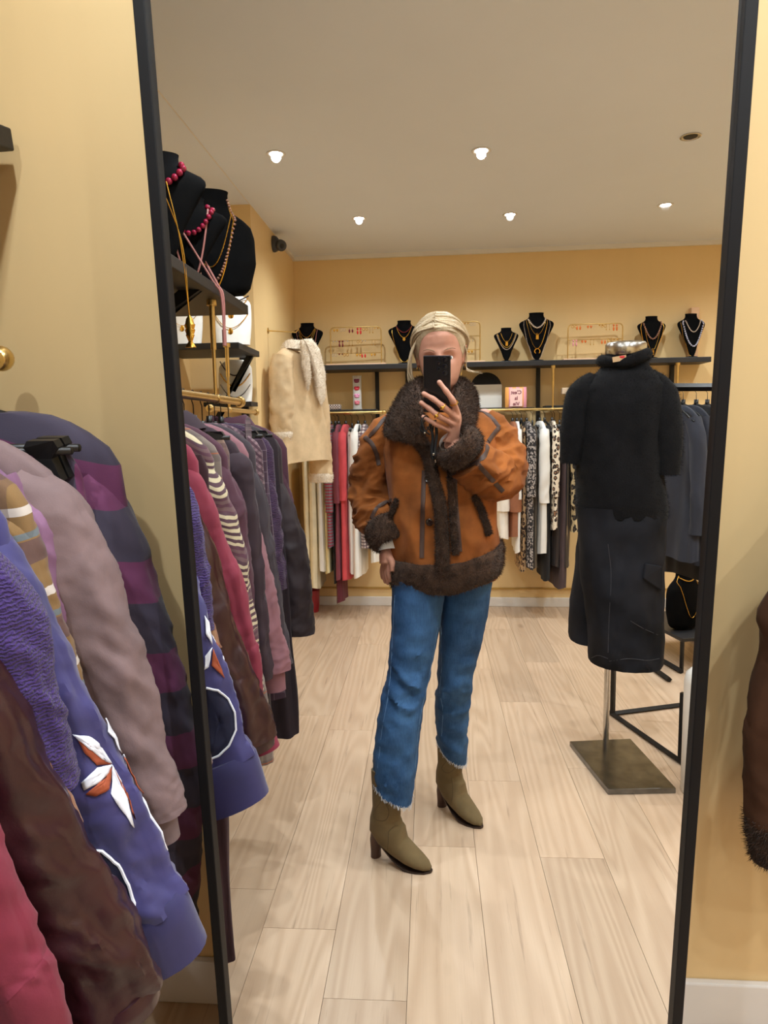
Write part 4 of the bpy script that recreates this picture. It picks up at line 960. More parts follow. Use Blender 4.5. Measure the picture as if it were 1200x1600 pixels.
# ------------------------------------------------------------------ sheepskin coat on its wall hook
suede_b = plain('pale tan sheepskin suede', srgb(204, 178, 140), .9, var=.12, vscale=12, sheen=.04, bump=.2, bscale=240); wool = fur('cream shearling', srgb(242, 232, 216), srgb(216, 200, 178), 120, .008)
CA = np.array((-.87, -2.42, 1.975)); crz = -1.0
hk = thing('coat_hook', 'small brass coat hook holding the sheepskin coat', 'coat hook', (XB, -2.42, 2.0))
MB().lathe([(0, 0), (.018, 0), (.018, .004), (0, .005)], (0, 0, 0), 16).map(lambda p: np.array((p[2], p[0], p[1]))).build('plate', m_brass, hk)
MB().tube([(.002, 0, 0), (.180, 0, -.014), (.198, 0, .004)], .004, 8).build('peg', m_brass, hk)
hanger(CA, crz, 'black hanger holding the sheepskin coat on its wall hook', None)
sc_ = garment('sheepskin_coat', 'pale tan sheepskin coat with cream shearling collar and cuffs', 'coat', CA, crz, suede_b, [(.15, -.135), (.20, -.22), (.235, -.42), (.255, -.62), (.262, -.80), (.26, -.90)], (.075, .085, .075), -.80, (.19, .23), (.07, .11), (.045, .082, wool), (.06, .05), fold=.008, neck=.07, collar_m=wool, seed=5, ry=.9)
lp_ = MB()
for poly, y0_ in (([(-.055, -.045), (.02, -.035), (.085, -.09), (.135, -.24), (.125, -.40), (.085, -.455), (.055, -.40), (.035, -.24), (-.01, -.12)], .105), ([(-.075, -.05), (-.03, -.05), (-.01, -.14), (.0, -.28), (-.03, -.36), (-.065, -.22)], .10)):
    c_p = np.mean(poly, 0); rg = []
    for k in range(9):
        q = PI*k/8; f = max(.02, math.sin(q)**.5); rg.append([(c_p[0]+(x-c_p[0])*f, y0_+.014*(-math.cos(q))+.06*(-.0-z)*.25, c_p[1]+(z-c_p[1])*f) for x, z in dense(poly, 4)])
    MB().rings(rg).build('lapel', wool, sc_)
# ------------------------------------------------------------------ brown coat on the mirror wall
suede = plain('chestnut suede', srgb(138, 80, 36), .95, var=.30, vscale=9, sheen=.04, bump=.25, bscale=320, spec=.2); suede_d = plain('dark chestnut suede', srgb(72, 46, 30), .9, var=.2, vscale=9, sheen=.03, bump=.2, bscale=260, spec=.2); brfur = fur('brown shearling', srgb(84, 62, 48), srgb(40, 28, 22), 240, .006)
WC = np.array((.86, 1.10, 1.52))
wc_e = [(float(WC[0]-p[0]), float(p[2]-WC[2])) for p in (DY(u, v, 1.10) for u, v in ((1205, 930), (1192, 1020), (1176, 1090), (1168, 1160), (1168, 1220), (1173, 1280)))]
wk = thing('coat_hook', 'small brass coat hook on the mirror wall', 'coat hook', (WC[0], ywall(WC[0]), 1.535)); MB().tube([(0, 0, 0), (0, -.125, -.005), (0, -.14, .012)], .004, 8).build('peg', m_brass, wk)
hanger(WC, PI, 'black hanger holding the brown coat on the mirror wall', None)
garment('suede_coat', 'dark chestnut suede coat with shearling cuff hanging on the mirror wall', 'coat', WC, PI, suede_d, [(.16, -.135), (.25, -.25)]+wc_e, (.065, .065, .055), -.95, (.20, .24), (.045, .05), (.085, .058, brfur), (.04, .03), collar_m=brfur, seed=9, ry=.7)
# ================================================================== fuzz: short fibres standing on a surface
def fuzz(parent_mesh, n, length, m, name='pile', droop=.2, width=.0011, seed=1, lean=.7):
    me = parent_mesh.data; rs = np.random.RandomState(seed)
    me.calc_loop_triangles(); T_ = np.array([t.vertices[:] for t in me.loop_triangles]); P = np.array([v.co[:] for v in me.vertices]); N = np.array([v.normal[:] for v in me.vertices])
    A = P[T_[:, 0]]; B = P[T_[:, 1]]; C_ = P[T_[:, 2]]; ar = np.linalg.norm(np.cross(B-A, C_-A), axis=1); k = rs.choice(len(T_), n, p=ar/ar.sum())
    u = rs.rand(n, 1); v = rs.rand(n, 1); f = (u+v) > 1; u = np.where(f, 1-u, u); v = np.where(f, 1-v, v)
    base = A[k]+(B[k]-A[k])*u+(C_[k]-A[k])*v; nr = N[T_[k, 0]]*(1-u-v)+N[T_[k, 1]]*u+N[T_[k, 2]]*v
    d = nr + rs.randn(n, 3)*lean*.5; d[:, 2] -= droop; d /= np.linalg.norm(d, axis=1, keepdims=True)
    s = np.cross(d, rs.randn(n, 3)); s /= np.linalg.norm(s, axis=1, keepdims=True)+1e-9
    L = length*(.5+rs.rand(n, 1)); base = base-nr*.002
    vs = np.stack([base-s*width, base+s*width, base+d*L], 1).reshape(-1, 3)
    nm = bpy.data.meshes.new(name); nm.vertices.add(3*n); nm.vertices.foreach_set('co', vs.astype(np.float32).ravel())
    nm.loops.add(3*n); nm.loops.foreach_set('vertex_index', np.arange(3*n, dtype=np.int32)); nm.polygons.add(n)
    nm.polygons.foreach_set('loop_start', np.arange(0, 3*n, 3, dtype=np.int32)); nm.polygons.foreach_set('loop_total', np.full(n, 3, np.int32)); nm.update(); nm.validate()
    nm.materials.append(m); o = bpy.data.objects.new(name, nm); COL.objects.link(o); o.parent = parent_mesh; o['kind'] = 'stuff'
    return o
for o in [c for c in sc_.children_recursive if c.name.split('.')[0] in ('lapel', 'collar', 'cuff')]: fuzz(o, 2600, .010, wool, seed=3, width=.0014)
for o in [c for c in bpy.data.objects['suede_coat'].children_recursive if c.name.split('.')[0] in ('cuff',)]: fuzz(o, 5000, .011, brfur, seed=5, width=.0009)
# ================================================================== dress form and what it wears
PLZ = .022
pl = [MZ(*p, PLZ if i > 1 else 0) for i, p in enumerate(((950, 1242), (1056, 1240), (985, 1154), (890, 1158)))]
form = thing('dress_form', 'steel dress form stand on a square base plate', 'dress form', (.703, -.90, 0))
c_ = sum(pl)/4; pl = [np.array((p[0], p[1], 0)) for p in pl]
inv(MB().prism(pl, (0, 0, PLZ)).build('base_plate', plain('worn steel plate', srgb(122, 124, 126), .24, metal=1.0, var=.22, vscale=18), form, False, bevel=.002))
PX, PY = .703, -.905
inv(MB().tube([(PX, PY, PLZ), (PX, PY, .9)], .0125, 16).build('pole', m_chrome, form))
MX0, MY0 = .735, -.86
fr = [(.42, .12, .10), (.60, .13, .105), (.80, .15, .11), (.95, .155, .115), (1.05, .13, .10), (1.2, .145, .115), (1.35, .16, .12), (1.46, .165, .10), (1.54, .12, .075), (1.585, .062, .06), (1.66, .058, .056)]
inv(MB().rings([[(MX0+a*math.cos(q), MY0+b*math.sin(q), z) for q in [2*PI*j/28 for j in range(28)]] for z, a, b in fr if z > .8]).build('torso', m_linen, form))
nk = MY(978, 545, MY0)
inv(MB().lathe([(0, 0), (.076, 0), (.079, .010), (.079, .044), (.072, .052), (0, .054)], (float(nk[0]), MY0, float(MY(978, 556, MY0)[2])), 40).build('neck_cap', m_chrome, form))
m_fz = plain('black mohair', srgb(19, 19, 21), .95, var=.3, vscale=18, sheen=.04, bump=.5, bscale=160, bdist=.004, spec=.1)
swt = thing('mohair_sweater', 'fluffy black short sleeved turtleneck sweater on the dress form', 'sweater', (MX0, MY0, 1.0))
def px_rings(rows, y, depth, n=48, seed=0, amp=.006, sq=.85, ph=6):
    rings = []
    for v, l, r, *dd in rows:
        a = MY(l, v, y); b = MY(r, v, y); cx = (a[0]+b[0])/2; hw = (b[0]-a[0])/2; z = (a[2]+b[2])/2; dp = dd[0] if dd else depth; yo = dd[1] if len(dd) > 1 else 0
        ring = []
        for j in range(n):
            q = 2*PI*j/n; w = amp*crease((math.cos(q)*hw, math.sin(q)*dp, z), seed, ph, ph*.6)
            ring.append((cx+(hw+w*.3)*math.copysign(abs(math.cos(q))**sq, math.cos(q)), y+yo+(dp+w)*math.copysign(abs(math.sin(q))**sq, math.sin(q)), z))
        rings.append(ring)
    return rings
def densify(rows, n=5):
    out = []
    R_ = [np.array(r, float) for r in rows]
    for a, b in zip(R_[:-1], R_[1:]):
        for k in range(n): out.append(tuple(a+(b-a)*k/n))
    out.append(tuple(R_[-1])); return out
bd = inv(MB().rings(px_rings(densify([(552, 948, 1008, .060), (572, 940, 1012, .072), (580, 934, 1018, .078), (590, 920, 1030, .10), (604, 908, 1040, .125), (630, 903, 1040, .145), (680, 902, 1032, .155), (740, 900, 1032, .16), (790, 900, 1040, .165), (806, 901, 1040, .16), (809, 906, 1035, .15)]), MY0, .15, 64, 3, .012)).build('body', m_fz, swt))
def fold_ring(cx, cy, z, r1, r2, m, par, nm):
    return inv(MB().tube([(cx+r1*math.cos(q), cy+r1*.95*math.sin(q), z+.012*math.sin(2*q+1)+.010*math.cos(q)) for q in np.linspace(0, 2*PI, 33)[:-1]], r2, 12, loop=True).build(nm, m, par))
zc = float(MY(978, 562, MY0)[2])
cr_ = fold_ring(float(nk[0])-.005, MY0, zc-.002, .084, .023, m_fz, swt, 'turtleneck')
sl_parts = [bd, cr_]
for pts, rr in (([(934, 598, -.86), (912, 622, -.85), (898, 675, -.83), (892, 724, -.83)], (.055, .072, .056, .040)), ([(1004, 594, -.86), (1026, 622, -.83), (1036, 680, -.80), (1037, 742, -.79)], (.06, .082, .074, .060))):
    c = cat_rom([MY(u, v, y) for u, v, y in pts], 6); r = np.interp(np.linspace(0, 1, len(c)), np.linspace(0, 1, 4), rr)
    sl_parts.append(inv(MB().tube(c, list(r), 28, up=(0, 1, 0)).build('sleeve', m_fz, swt)))
for i, o in enumerate(sl_parts): fuzz(o, (14000, 2500, 3500, 4500)[i], .011, m_fz, seed=i, width=.0006)
bvs = bvh_of([bd, cr_])
lp = hit(bvs, CV, mray(968, 561), .003)
if lp is not None:
    a = lp[0]; ob = MB().box((-.026, -.002, -.010), (.026, .002, .010)).build('care_label', plain('tan woven label', srgb(190, 158, 120), .8, var=.05), swt, False, loc=None); ob.location = Vector(a)-swt.location; ob.rotation_euler = (0, -.15, 0)
    o2 = MB().ball((.012, .0025, .004), (.009, .001, .005), 8, 4).ball((.004, .0025, .006), (.004, .001, .004), 6, 4).build('red_emblem', plain('red thread', srgb(200, 40, 50), .8, var=0), ob)
# wide cropped black jeans
m_bden = plain('washed black denim', srgb(27, 28, 33), .9, var=.5, vscale=5, bump=.3, bscale=420, sheen=.0, spec=.15)
m_stitch = plain('grey stitching', srgb(64, 64, 70), .8, var=0)
cul = thing('cropped_jeans', 'wide cropped black jeans with cargo pocket on the dress form', 'jeans', (MX0, MY0, .42))
la = inv(MB().rings(px_rings(densify([(790, 902, 1040, .14), (850, 906, 1036, .145), (900, 908, 1034, .15), (940, 915, 1034, .15), (985, 918, 1034, .15), (1025, 921, 1033, .15), (1032, 922, 1032, .148)]), MY0+.02, .13, 64, 8, .022, .9, 9)).build('leg', m_bden, cul))
lb = inv(MB().rings(px_rings(densify([(820, 905, 960, .10), (880, 900, 960, .11), (940, 892, 960, .12), (992, 889, 960, .12), (997, 890, 958, .12)]), MY0-.12, .11, 56, 5, .016, .9, 9)).build('leg', m_bden, cul))
bvc = bvh_of([la, lb])
def band_on(bv, px, w, t, m, nm, par, ray=mray, org=CV, off=.0, n=5, taper=None, round_=False, seg=10):
    hs = [hit(bv, org, ray(u, v)) for u, v in [tuple(p[:2]) for p in cat_rom([(u, v, 0) for u, v in px], n)]]; hs = [h for h in hs if h is not None]
    if len(hs) < 3: return None
    P = [h[0] for h in hs]; N = [h[1] for h in hs]
    for _ in range(2):
        N = [N[0]]+[(N[i-1]+N[i]*2+N[i+1])/np.linalg.norm(N[i-1]+N[i]*2+N[i+1]) for i in range(1, len(N)-1)]+[N[-1]]
        P = [P[0]]+[(P[i-1]+2*P[i]+P[i+1])/4 for i in range(1, len(P)-1)]+[P[-1]]
    rings = []
    for i in range(len(P)):
        tg = P[min(i+1, len(P)-1)]-P[max(i-1, 0)]; tg /= np.linalg.norm(tg); s = np.cross(tg, N[i]); s /= np.linalg.norm(s)+1e-9
        k = i/(len(P)-1); ww = w if taper is None else w*float(np.interp(k, np.linspace(0, 1, len(taper)), taper)); c = P[i]+N[i]*off
        if round_: rings.append([c+s*ww/2*math.cos(2*PI*j/seg)+N[i]*t*(.55*math.sin(2*PI*j/seg)+.3) for j in range(seg)])
        else: rings.append([c-s*ww/2-N[i]*.003, c-s*ww/2+N[i]*t*.7, c-s*ww*.3+N[i]*t, c+s*ww*.3+N[i]*t, c+s*ww/2+N[i]*t*.7, c+s*ww/2-N[i]*.003])
    return inv(MB().rings(rings).build(nm, m, par))
for px in ([(924, 1028), (935, 1024), (950, 1029)], [(952, 1033), (985, 1029), (1010, 1032), (1030, 1029)], [(950, 850), (955, 900), (952, 960), (950, 1020)], [(985, 970), (1005, 982), (1028, 992)]):
    band_on(bvc, px, .0016, .0012, m_stitch, 'stitch_line', cul, n=8)
pk = [(1006, 880), (1034, 884), (1036, 915), (1030, 922), (1003, 903)]
hs = [hit(bvc, CV, mray(min(u, 1031), v), .004) for u, v in pk]
if all(h is not None for h in hs):
    nrm = np.mean([h[1] for h in hs], 0); inv(MB().prism([h[0] for h in hs], nrm*.010).build('cargo_pocket', m_bden, cul, False, bevel=.003))
# ================================================================== garment rack behind the dress form
RA = np.array((.815, -1.233, 0)); RD = np.array((.345, -.11, 0)); RD /= np.linalg.norm(RD); RP = np.array((-RD[1], RD[0], 0)); RH = 1.545; RL = .95
rk = thing('garment_rack', 'black square tube garment rack of dark clothes', 'garment rack', RA)
def sqt(a, b, w, nm, par=rk): return inv(MB().tube([a, b], w*.7071, 4).build(nm, m_black, par, False))
up = np.array((0, 0, 1.0))
for s in (0, RL):
    b0 = RA+RD*s
    sqt(b0-RP*.02+up*.009, b0+RP*.52+up*.009, .018, 'foot_bar'); sqt(b0+up*.01, b0+up*(RH+.01), .018, 'post')
    sqt(b0+RP*.5+up*.01, b0+RP*.5+up*.30, .018, 'short_post')
sqt(RA+up*.009, RA+RD*RL+up*.009, .018, 'floor_bar'); sqt(RA+up*RH, RA+RD*RL+up*RH, .026, 'hanging_bar')
ra = math.atan2(RP[1], RP[0])
dk = [('slate_trousers', 'slate blue cotton trousers on the black rack', 'trousers', .27, srgb(58, 62, 76), -.78), ('slate_shirt', 'faded navy shirt on the black rack', 'shirt', .33, srgb(46, 49, 62), -.80), ('black_jacket', 'long black jacket on the black rack', 'jacket', .40, srgb(28, 27, 30), -.90), ('olive_jacket', 'dark olive jacket on the black rack', 'jacket', .46, srgb(44, 45, 36), -.86), ('rose_cardigan', 'old rose cardigan on the black rack', 'cardigan', .52, srgb(134, 78, 82), -.70), ('navy_blouse', 'navy blouse on the black rack', 'blouse', .58, srgb(40, 46, 84), -.70), ('white_tee', 'white tee at the end of the black rack', 'tee shirt', .64, srgb(222, 220, 214), -.66)]
for i, (nm, lb_, ct, s, col, hm) in enumerate(dk):
    p = RA+RD*s+up*RH
    hanger(p+up*.002, ra+.05, 'black hanger with silver hook carrying the '+' '.join(lb_.split()[:3]), 'silver hook hangers on the black rack', steel=True)
    garment(nm, lb_, ct, p, ra+.03*i-.05, cloth(nm.replace('_', ' '), col, .9), [(.17, -.135), (.205, -.22), (.22, -.38), (.225, -.54), (.22, -.66)], (.034, .034, .03), hm, (.19, .2), (.022, .03), group='dark clothes on the black rack', seed=i+3, ry=1.0)
# low display table with a bust and a tray
tb = thing('display_table', 'low black metal display table behind the dress form', 'table', (1.62, -1.95, 0))
TZ = .20
cn = [MZ(1066, 998, TZ), MZ(1020, 975, TZ)]
dxy = (cn[1]-cn[0])[:2]; dxy = dxy/np.linalg.norm(dxy); side = np.array((-dxy[1], dxy[0])); side = side if side[0] > 0 else -side
q0 = cn[0][:2]; tp = [q0, q0+dxy*.55, q0+dxy*.55+side*.42, q0+side*.42]
inv(MB().prism([(p[0], p[1], TZ-.02) for p in tp], (0, 0, .02)).build('table_top', m_blackwood, tb, False, bevel=.003))
for p in tp:
    q = p+(np.mean(tp, 0)-p)*.05; inv(MB().tube([(q[0], q[1], 0.0), (q[0], q[1], TZ-.02)], .012, 4).build('leg', m_black, tb, False))
def bar2(a, b, z): return inv(MB().tube([(a[0], a[1], z), (b[0], b[1], z)], .016, 4).build('floor_bar', m_black, tb, False))
bar2(tp[0], tp[1], .014); bar2(tp[3], tp[2], .014)
f0 = MZ(1018, 1042, .014); f1 = MZ(1046, 1062, .014); bar2(f0, f1, .014)
bp = q0+dxy*.20+side*.13
b7 = bust('round shouldered black velvet bust with gold link chain on the low table', (float(bp[0]), float(bp[1]), TZ), .27, .36, -.5, .04)
necklace(b7, 'gold link chain with a white tag on the low table bust', .88, .78, .55, .004, m_gold, 'beads')
necklace(b7, 'long fine gold chain on the low table bust', .86, .20, .60, .0016)
ty = q0+dxy*.30+side*.33
tr = thing('jewellery_tray', 'pale blue jewellery tray on the low table', 'tray', (float(ty[0]), float(ty[1]), TZ), .3)
m_tray = plain('pale blue lacquer', srgb(140, 190, 206), .4, var=.08)
MB().box((-.08, -.08, 0), (.08, .08, .012)).build('tray_floor', m_tray, tr, False); 
for a, b in (((-.08, -.08, 0), (.08, -.072, .03)), ((-.08, .072, 0), (.08, .08, .03)), ((-.08, -.072, 0), (-.072, .072, .03)), ((.072, -.072, 0), (.08, .072, .03))): MB().box(a, b).build('tray_rim', m_tray, tr, False, bevel=.001)
tag(MB().tube([(.03*math.cos(q), .022*math.sin(q), .005) for q in np.linspace(0, 2*PI, 21)[:-1]], .004, 6, loop=True).build('bracelet', m_gold, None, loc=(float(ty[0])-.02, float(ty[1]), TZ+.012)), 'twisted gold bracelet lying in the pale blue tray', 'bracelet')
# white bottle vase
vp = MZ(1063, 1238, 0); vr = .085; vx = float(vp[0])+vr; vz = float(MY(1070, 1046, float(vp[1]))[2])
vs_ = thing('bottle_vase', 'tall white cylindrical bottle vase standing by the steel base plate', 'vase', (vx+.004, float(vp[1]), 0))
MB().lathe([(0, 0), (vr*.96, 0), (vr, .01), (vr, vz-.05), (vr*.93, vz-.02), (vr*.7, vz), (vr*.30, vz+.008), (.018, vz+.02), (.016, vz+.05), (0, vz+.05)], (0, 0, 0), 40).build('body', plain('white ceramic', srgb(226, 222, 214), .35, var=.02), vs_)
# ================================================================== the shopper, standing behind the lens
PYc = -.25
def PT(u, v, y): return MY(u, v, y)
def PH(u, v, off): return MP(u, v, CAM, CF)+CF*off        # point on the plane of the phone back, off towards the mirror
m_skin, nt_s, bs_ = base_mat('skin', .5, spec=.35)
bs_.inputs['Subsurface Weight'].default_value = .08; bs_.inputs['Subsurface Radius'].default_value = (.01, .004, .002)
nz = noise(nt_s, coords(nt_s), 26, 4); nt_s.links.new(mix_n(nt_s, nz, srgb(178, 122, 100), srgb(204, 154, 132)), bs_.inputs['Base Color']); add_bump(nt_s, bs_, noise(nt_s, coords(nt_s), 350, 3), .1, .0006)
HC = PT(688, 553, PYc)                                       # head centre
def head_pts():
    # height, half width, front, back (metres from the head centre)
    tab = [(-.118, .020, .062, .000), (-.112, .034, .074, .012), (-.100, .045, .084, .030), (-.080, .054, .086, .050), (-.060, .060, .086, .062), (-.035, .066, .086, .074), (-.010, .070, .085, .086), (.010, .071, .085, .092), (.030, .072, .089, .096), (.050, .072, .090, .096), (.070, .068, .084, .090), (.088, .056, .070, .076), (.100, .040, .052, .056), (.108, .020, .026, .028), (.110, .004, .005, .005)]
    rings = []
    for z in np.concatenate([np.linspace(-.118, .09, 44), np.linspace(.094, .110, 8)]):
        w, f, b = lerp_tab(tab, z); ring = []
        for j in range(56):
            q = 2*PI*j/56; c, s = math.cos(q), math.sin(q)
            x = w*math.copysign(abs(c)**.9, c); y = (f if s > 0 else b)*math.copysign(abs(s)**.92, s)
            if s > 0:
                g = lambda a, sg: math.exp(-(a/sg)**2)
                y += .024*g(x, .010)*g(z+.046, .015) + .012*g(x, .008)*g(z+.026, .020)      # nose
                y -= .010*(g(x-.031, .015)+g(x+.031, .015))*g(z+.016, .013)                                        # sockets
                y += .004*g(abs(x)-.030, .022)*g(z-.004, .008)                                                     # brows
                y += .006*g(x, .020)*g(z+.076, .006) + .007*g(x, .018)*g(z+.086, .006) - .003*g(x, .024)*g(z+.081, .0025)   # lips
                y += .005*g(x, .018)*g(z+.105, .012)
            ring.append((x, y, z))
        rings.append(ring)
    return rings
tiltx, tiltz, roll = -.05, .05, -.04
Rh = np.array(Matrix.Rotation(tiltz, 3, 'Z') @ Matrix.Rotation(roll, 3, 'Y') @ Matrix.Rotation(tiltx, 3, 'X'))
hd_ = lambda p: Rh @ np.array(p) + HC
B = MB(); B.rings([[hd_(p) for p in r] for r in head_pts()])
for s in (-1, 1):                                            # ears
    B.tube([hd_((s*(.071+.012*math.sin(q*.5)), -.012-.014*math.cos(q), -.010+.030*math.sin(q-.2))) for q in np.linspace(-1.9, 2.3, 12)], .0058, 8)
    B.ball(hd_((s*.072, -.010, -.012)), (.008, .016, .026), 10, 8)
nb = HC+np.array((0, -.02, -.09)); B.tube([nb, HC+np.array((0, -.03, -.16)), HC+np.array((-.004, -.035, -.24))], (.052, .052, .066), 20)
# trunk, arms and legs inside the clothes
hipL, hipR = PT(648, 935, -.20), PT(732, 925, -.26)
shL, shR = PT(612, 672, -.26), PT(766, 668, -.25)
tr_ = [HC+np.array((-.004, -.035, -.22)), (shL+shR)/2+np.array((0, 0, -.02)), PT(690, 760, -.25), PT(690, 840, -.24), PT(690, 885, -.22)]
B.tube(cat_rom(tr_, 5), [.066]*1+list(np.linspace(.095, .115, 6))+list(np.linspace(.115, .11, 7))+list(np.linspace(.10, .085, 7)), 24, up=(1, 0, 0), flat=1.15)
elL, wrL = PT(572, 782, -.28), PT(603, 856, -.18)
B.tube(cat_rom([(shL+shR)/2*.35+shL*.65, shL, elL, wrL], 6), list(np.interp(np.linspace(0, 1, 19), (0, .33, .66, 1), (.05, .048, .038, .024))), 16)
elR = PT(787, 752, -.19); wrR = PH(703, 690, -.004)
B.tube(cat_rom([(shL+shR)/2*.35+shR*.65, shR, elR, wrR], 6), list(np.interp(np.linspace(0, 1, 19), (0, .33, .66, 1), (.05, .048, .038, .026))), 16)
FL = np.array((-.222, -.085, 0)); FR = np.array((-.004, -.395, 0)); dL = np.array((.165, .075, 0)); dR = np.array((.125, .135, 0)); dL /= np.linalg.norm(dL); dR /= np.linalg.norm(dR)
kL, kR = PT(632, 1070, -.13), PT(711, 1060, -.31)
for h_, k_, F_, d_ in ((hipL, kL, FL, dL), (hipR, kR, FR, dR)):
    an = F_+d_*.038+np.array((0, 0, .14))
    B.tube(cat_rom([h_, k_, an, F_+d_*.042+np.array((0, 0, .10))], 6), list(np.interp(np.linspace(0, 1, 19), (0, .33, .66, 1), (.060, .044, .025, .020))), 16)
    B.tube([an, F_+d_*.09+np.array((0, 0, .052)), F_+d_*.15+np.array((0, 0, .026))], (.024, .018, .010), 12)
# hand that holds the phone: palm and five fingers
KN = [PH(713, 642, .004), PH(713, 652, .007), PH(709, 661, .008), PH(703, 671, .007)]
B.rings([[c+a*r1*math.cos(2*PI*j/18)+b*r2*math.sin(2*PI*j/18) for j in range(18)] for c, a, b, r1, r2 in
         [(wrR, CR, CF, .026, .019), (PH(705, 680, -.002), np.array(CR*.8-CD*.5), CF, .033, .018), (PH(708, 668, .0), np.array(CR*.55-CD*.83), CF, .040, .017), (PH(709, 657, .002), np.array(CR*.4-CD*.9), CF, .036, .014)]])
FING = [[KN[0], PH(708, 623, .020), PH(698, 609, .018), PH(687, 596, .011)], [KN[1], PH(693, 632, .024), PH(678, 621, .019), PH(663, 614, .011)], [KN[2], PH(686, 646, .024), PH(672, 636, .019), PH(659, 628, .011)], [KN[3], PH(683, 660, .021), PH(672, 655, .017), PH(662, 650, .010)]]
FR_ = (.0098, .0100, .0096, .0084)
for f, r in zip(FING, FR_):
    c = cat_rom([PH(708, 668, 0)*.35+f[0]*.65]+f, 5); n = len(c); rad = [r*1.15-(r*.40)*(i/(n-1))+.0007*math.cos(6.28*i/5) for i in range(n)]
    B.tube(c, rad, 12); B.ball(c[-1], rad[-1], 10, 8)
TH = [PH(711, 672, -.006), PH(714, 655, -.020), PH(707, 636, -.026), PH(698, 620, -.024)]
tc_ = cat_rom(TH, 5); B.tube(tc_, list(np.linspace(.0145, .0090, len(tc_))), 12); B.ball(tc_[-1], .009, 10, 8)
# other hand hanging beside the thigh
hl = [wrL, PT(604, 872, -.165)]; B.tube([wrL, PT(604, 866, -.17), PT(605, 880, -.165)], (.024, .032, .034), 14, up=(1, 0, 0), flat=.75)
for i, (u, v, y) in enumerate(((598, 903, -.19), (602, 909, -.175), (606, 911, -.16), (610, 907, -.148))):
    a = PT(600+2.8*i, 880, -.185+.013*i); b = PT(u, v, y); c = (a+b)/2+np.array((-.004, .004, 0)); B.tube(cat_rom([a, c, b], 4), list(np.linspace(.0098, .0072, 9)), 10); B.ball(b, .0072, 8, 6)
B.tube(cat_rom([PT(606, 868, -.15), PT(613, 880, -.13), PT(613, 893, -.125)], 4), list(np.linspace(.013, .0085, 9)), 10)
person = B.build('person', m_skin, None)
md = person.modifiers.new('r', 'REMESH'); md.mode = 'VOXEL'; md.voxel_size = .0030; md.use_smooth_shade = True
md = person.modifiers.new('s', 'SMOOTH'); md.factor = .5; md.iterations = 3
dg = bpy.context.evaluated_depsgraph_get(); me2 = bpy.data.meshes.new_from_object(person.evaluated_get(dg)); person.modifiers.clear(); person.data = me2
for p in me2.polygons: p.use_smooth = True
tag(person, 'person in a brown shearling jacket, blue jeans and olive boots holding up a phone', 'person')
def part(mb, nm, m, par=None, **k): return mb.build(nm, m, par or person, **k)
# eyes, brows
m_eye = plain('eye white', srgb(232, 228, 222), .15, var=.02); m_iris = plain('grey blue iris', srgb(86, 106, 120), .1, var=.2, vscale=200); m_brow = plain('fair brown brow', srgb(142, 112, 84), .8, var=.2, vscale=200)
for s in (-1, 1):
    e = part(MB().ball(hd_((s*.031, .0600, -.017)), .0112, 14, 10), 'eye', m_eye); part(MB().ball(hd_((s*.031, .0702, -.017)), (.006, .003, .006), 12, 8), 'iris', m_iris, e)
    part(MB().tube([hd_((s*(.014+.036*k),   .0935-.020*k*k, .004+.007*math.sin(k*2.4))) for k in np.linspace(0, 1, 9)], [.0016, .0026, .003, .003, .0028, .0025, .002, .0015, .0008], 6, flat=.6), 'eyebrow', m_brow)
    part(MB().tube([hd_((s*(.075+.001), -.002+.005*math.cos(q), -.042+.006*math.sin(q))) for q in np.linspace(0, 2*PI, 13)[:-1]], .0013, 6, loop=True), 'earring', m_gold)
part(MB().tube([hd_((x, .098-.9*x*x*10, -.081+.002*math.cos(x*90))) for x in np.linspace(-.022, .022, 9)], [.001, .003, .004, .0042, .0035, .0042, .004, .003, .001], 8), 'lips', plain('rose lips', srgb(184, 98, 92), .4, var=.05))
# hair: fair, swept back from a parting into a loose low knot
m_hair, nt_h, bh_ = base_mat('fair blonde hair', .42, spec=.4)
w_ = noise(nt_h, coords(nt_h, (90, 90, 10)), 4.0, 4); nt_h.links.new(mix_n(nt_h, w_, srgb(140, 114, 80), srgb(226, 210, 180)), bh_.inputs['Base Color'])
rs = random.Random(4); HB = MB()
HTAB = [(-.118, .020, .062, .000), (-.080, .054, .086, .050), (-.060, .060, .086, .062), (-.035, .066, .086, .074), (-.010, .070, .085, .086), (.010, .071, .085, .092), (.030, .072, .089, .096), (.050, .072, .090, .096), (.070, .068, .084, .090), (.088, .056, .070, .076), (.100, .040, .052, .056), (.108, .020, .026, .028), (.114, .001, .001, .001)]
def scalp(q, z, off):
    w, f, b = lerp_tab(HTAB, min(z, .1138)); c, s_ = math.cos(q), math.sin(q); d = f if s_ > 0 else b
    r = 1/math.sqrt((c/max(w, .001))**2+(s_/max(d, .001))**2); k = max(0, min(1, (z-.08)/.03)); r += off*(1-.4*k)
    return (r*c, r*s_, z+off*.9*k)
def hairline(q):
    a = abs(((q-PI/2+PI) % (2*PI))-PI)                      # 0 at the front, pi at the back
    return float(np.interp(a, (0, .35, .7, 1.05, 1.4, 1.9, 2.5, PI), (.066, .062, .040, .006, -.010, -.050, -.080, -.085)))
cap = []
for t_ in np.linspace(0, 1, 22):
    cap.append([hd_(scalp(q, hairline(q)+(.1137-hairline(q))*t_**.85, .002+.007*min(1, t_*5))) for q in [2*PI*j/64 for j in range(64)]])
HB.rings(cap, cap=True)
def lock(pts, r0, r1): 
    c = cat_rom([hd_(p) for p in pts], 7); n = len(c); HB.tube(c, [r0*(math.sin(PI*min(1, .25+.75*i/(n-1)))**.6*.9+.1)+(r1-r0)*(i/(n-1))**2*.3 if i < n-1 else .0004 for i in range(n)], 6)
par = -.012                                                    # parting
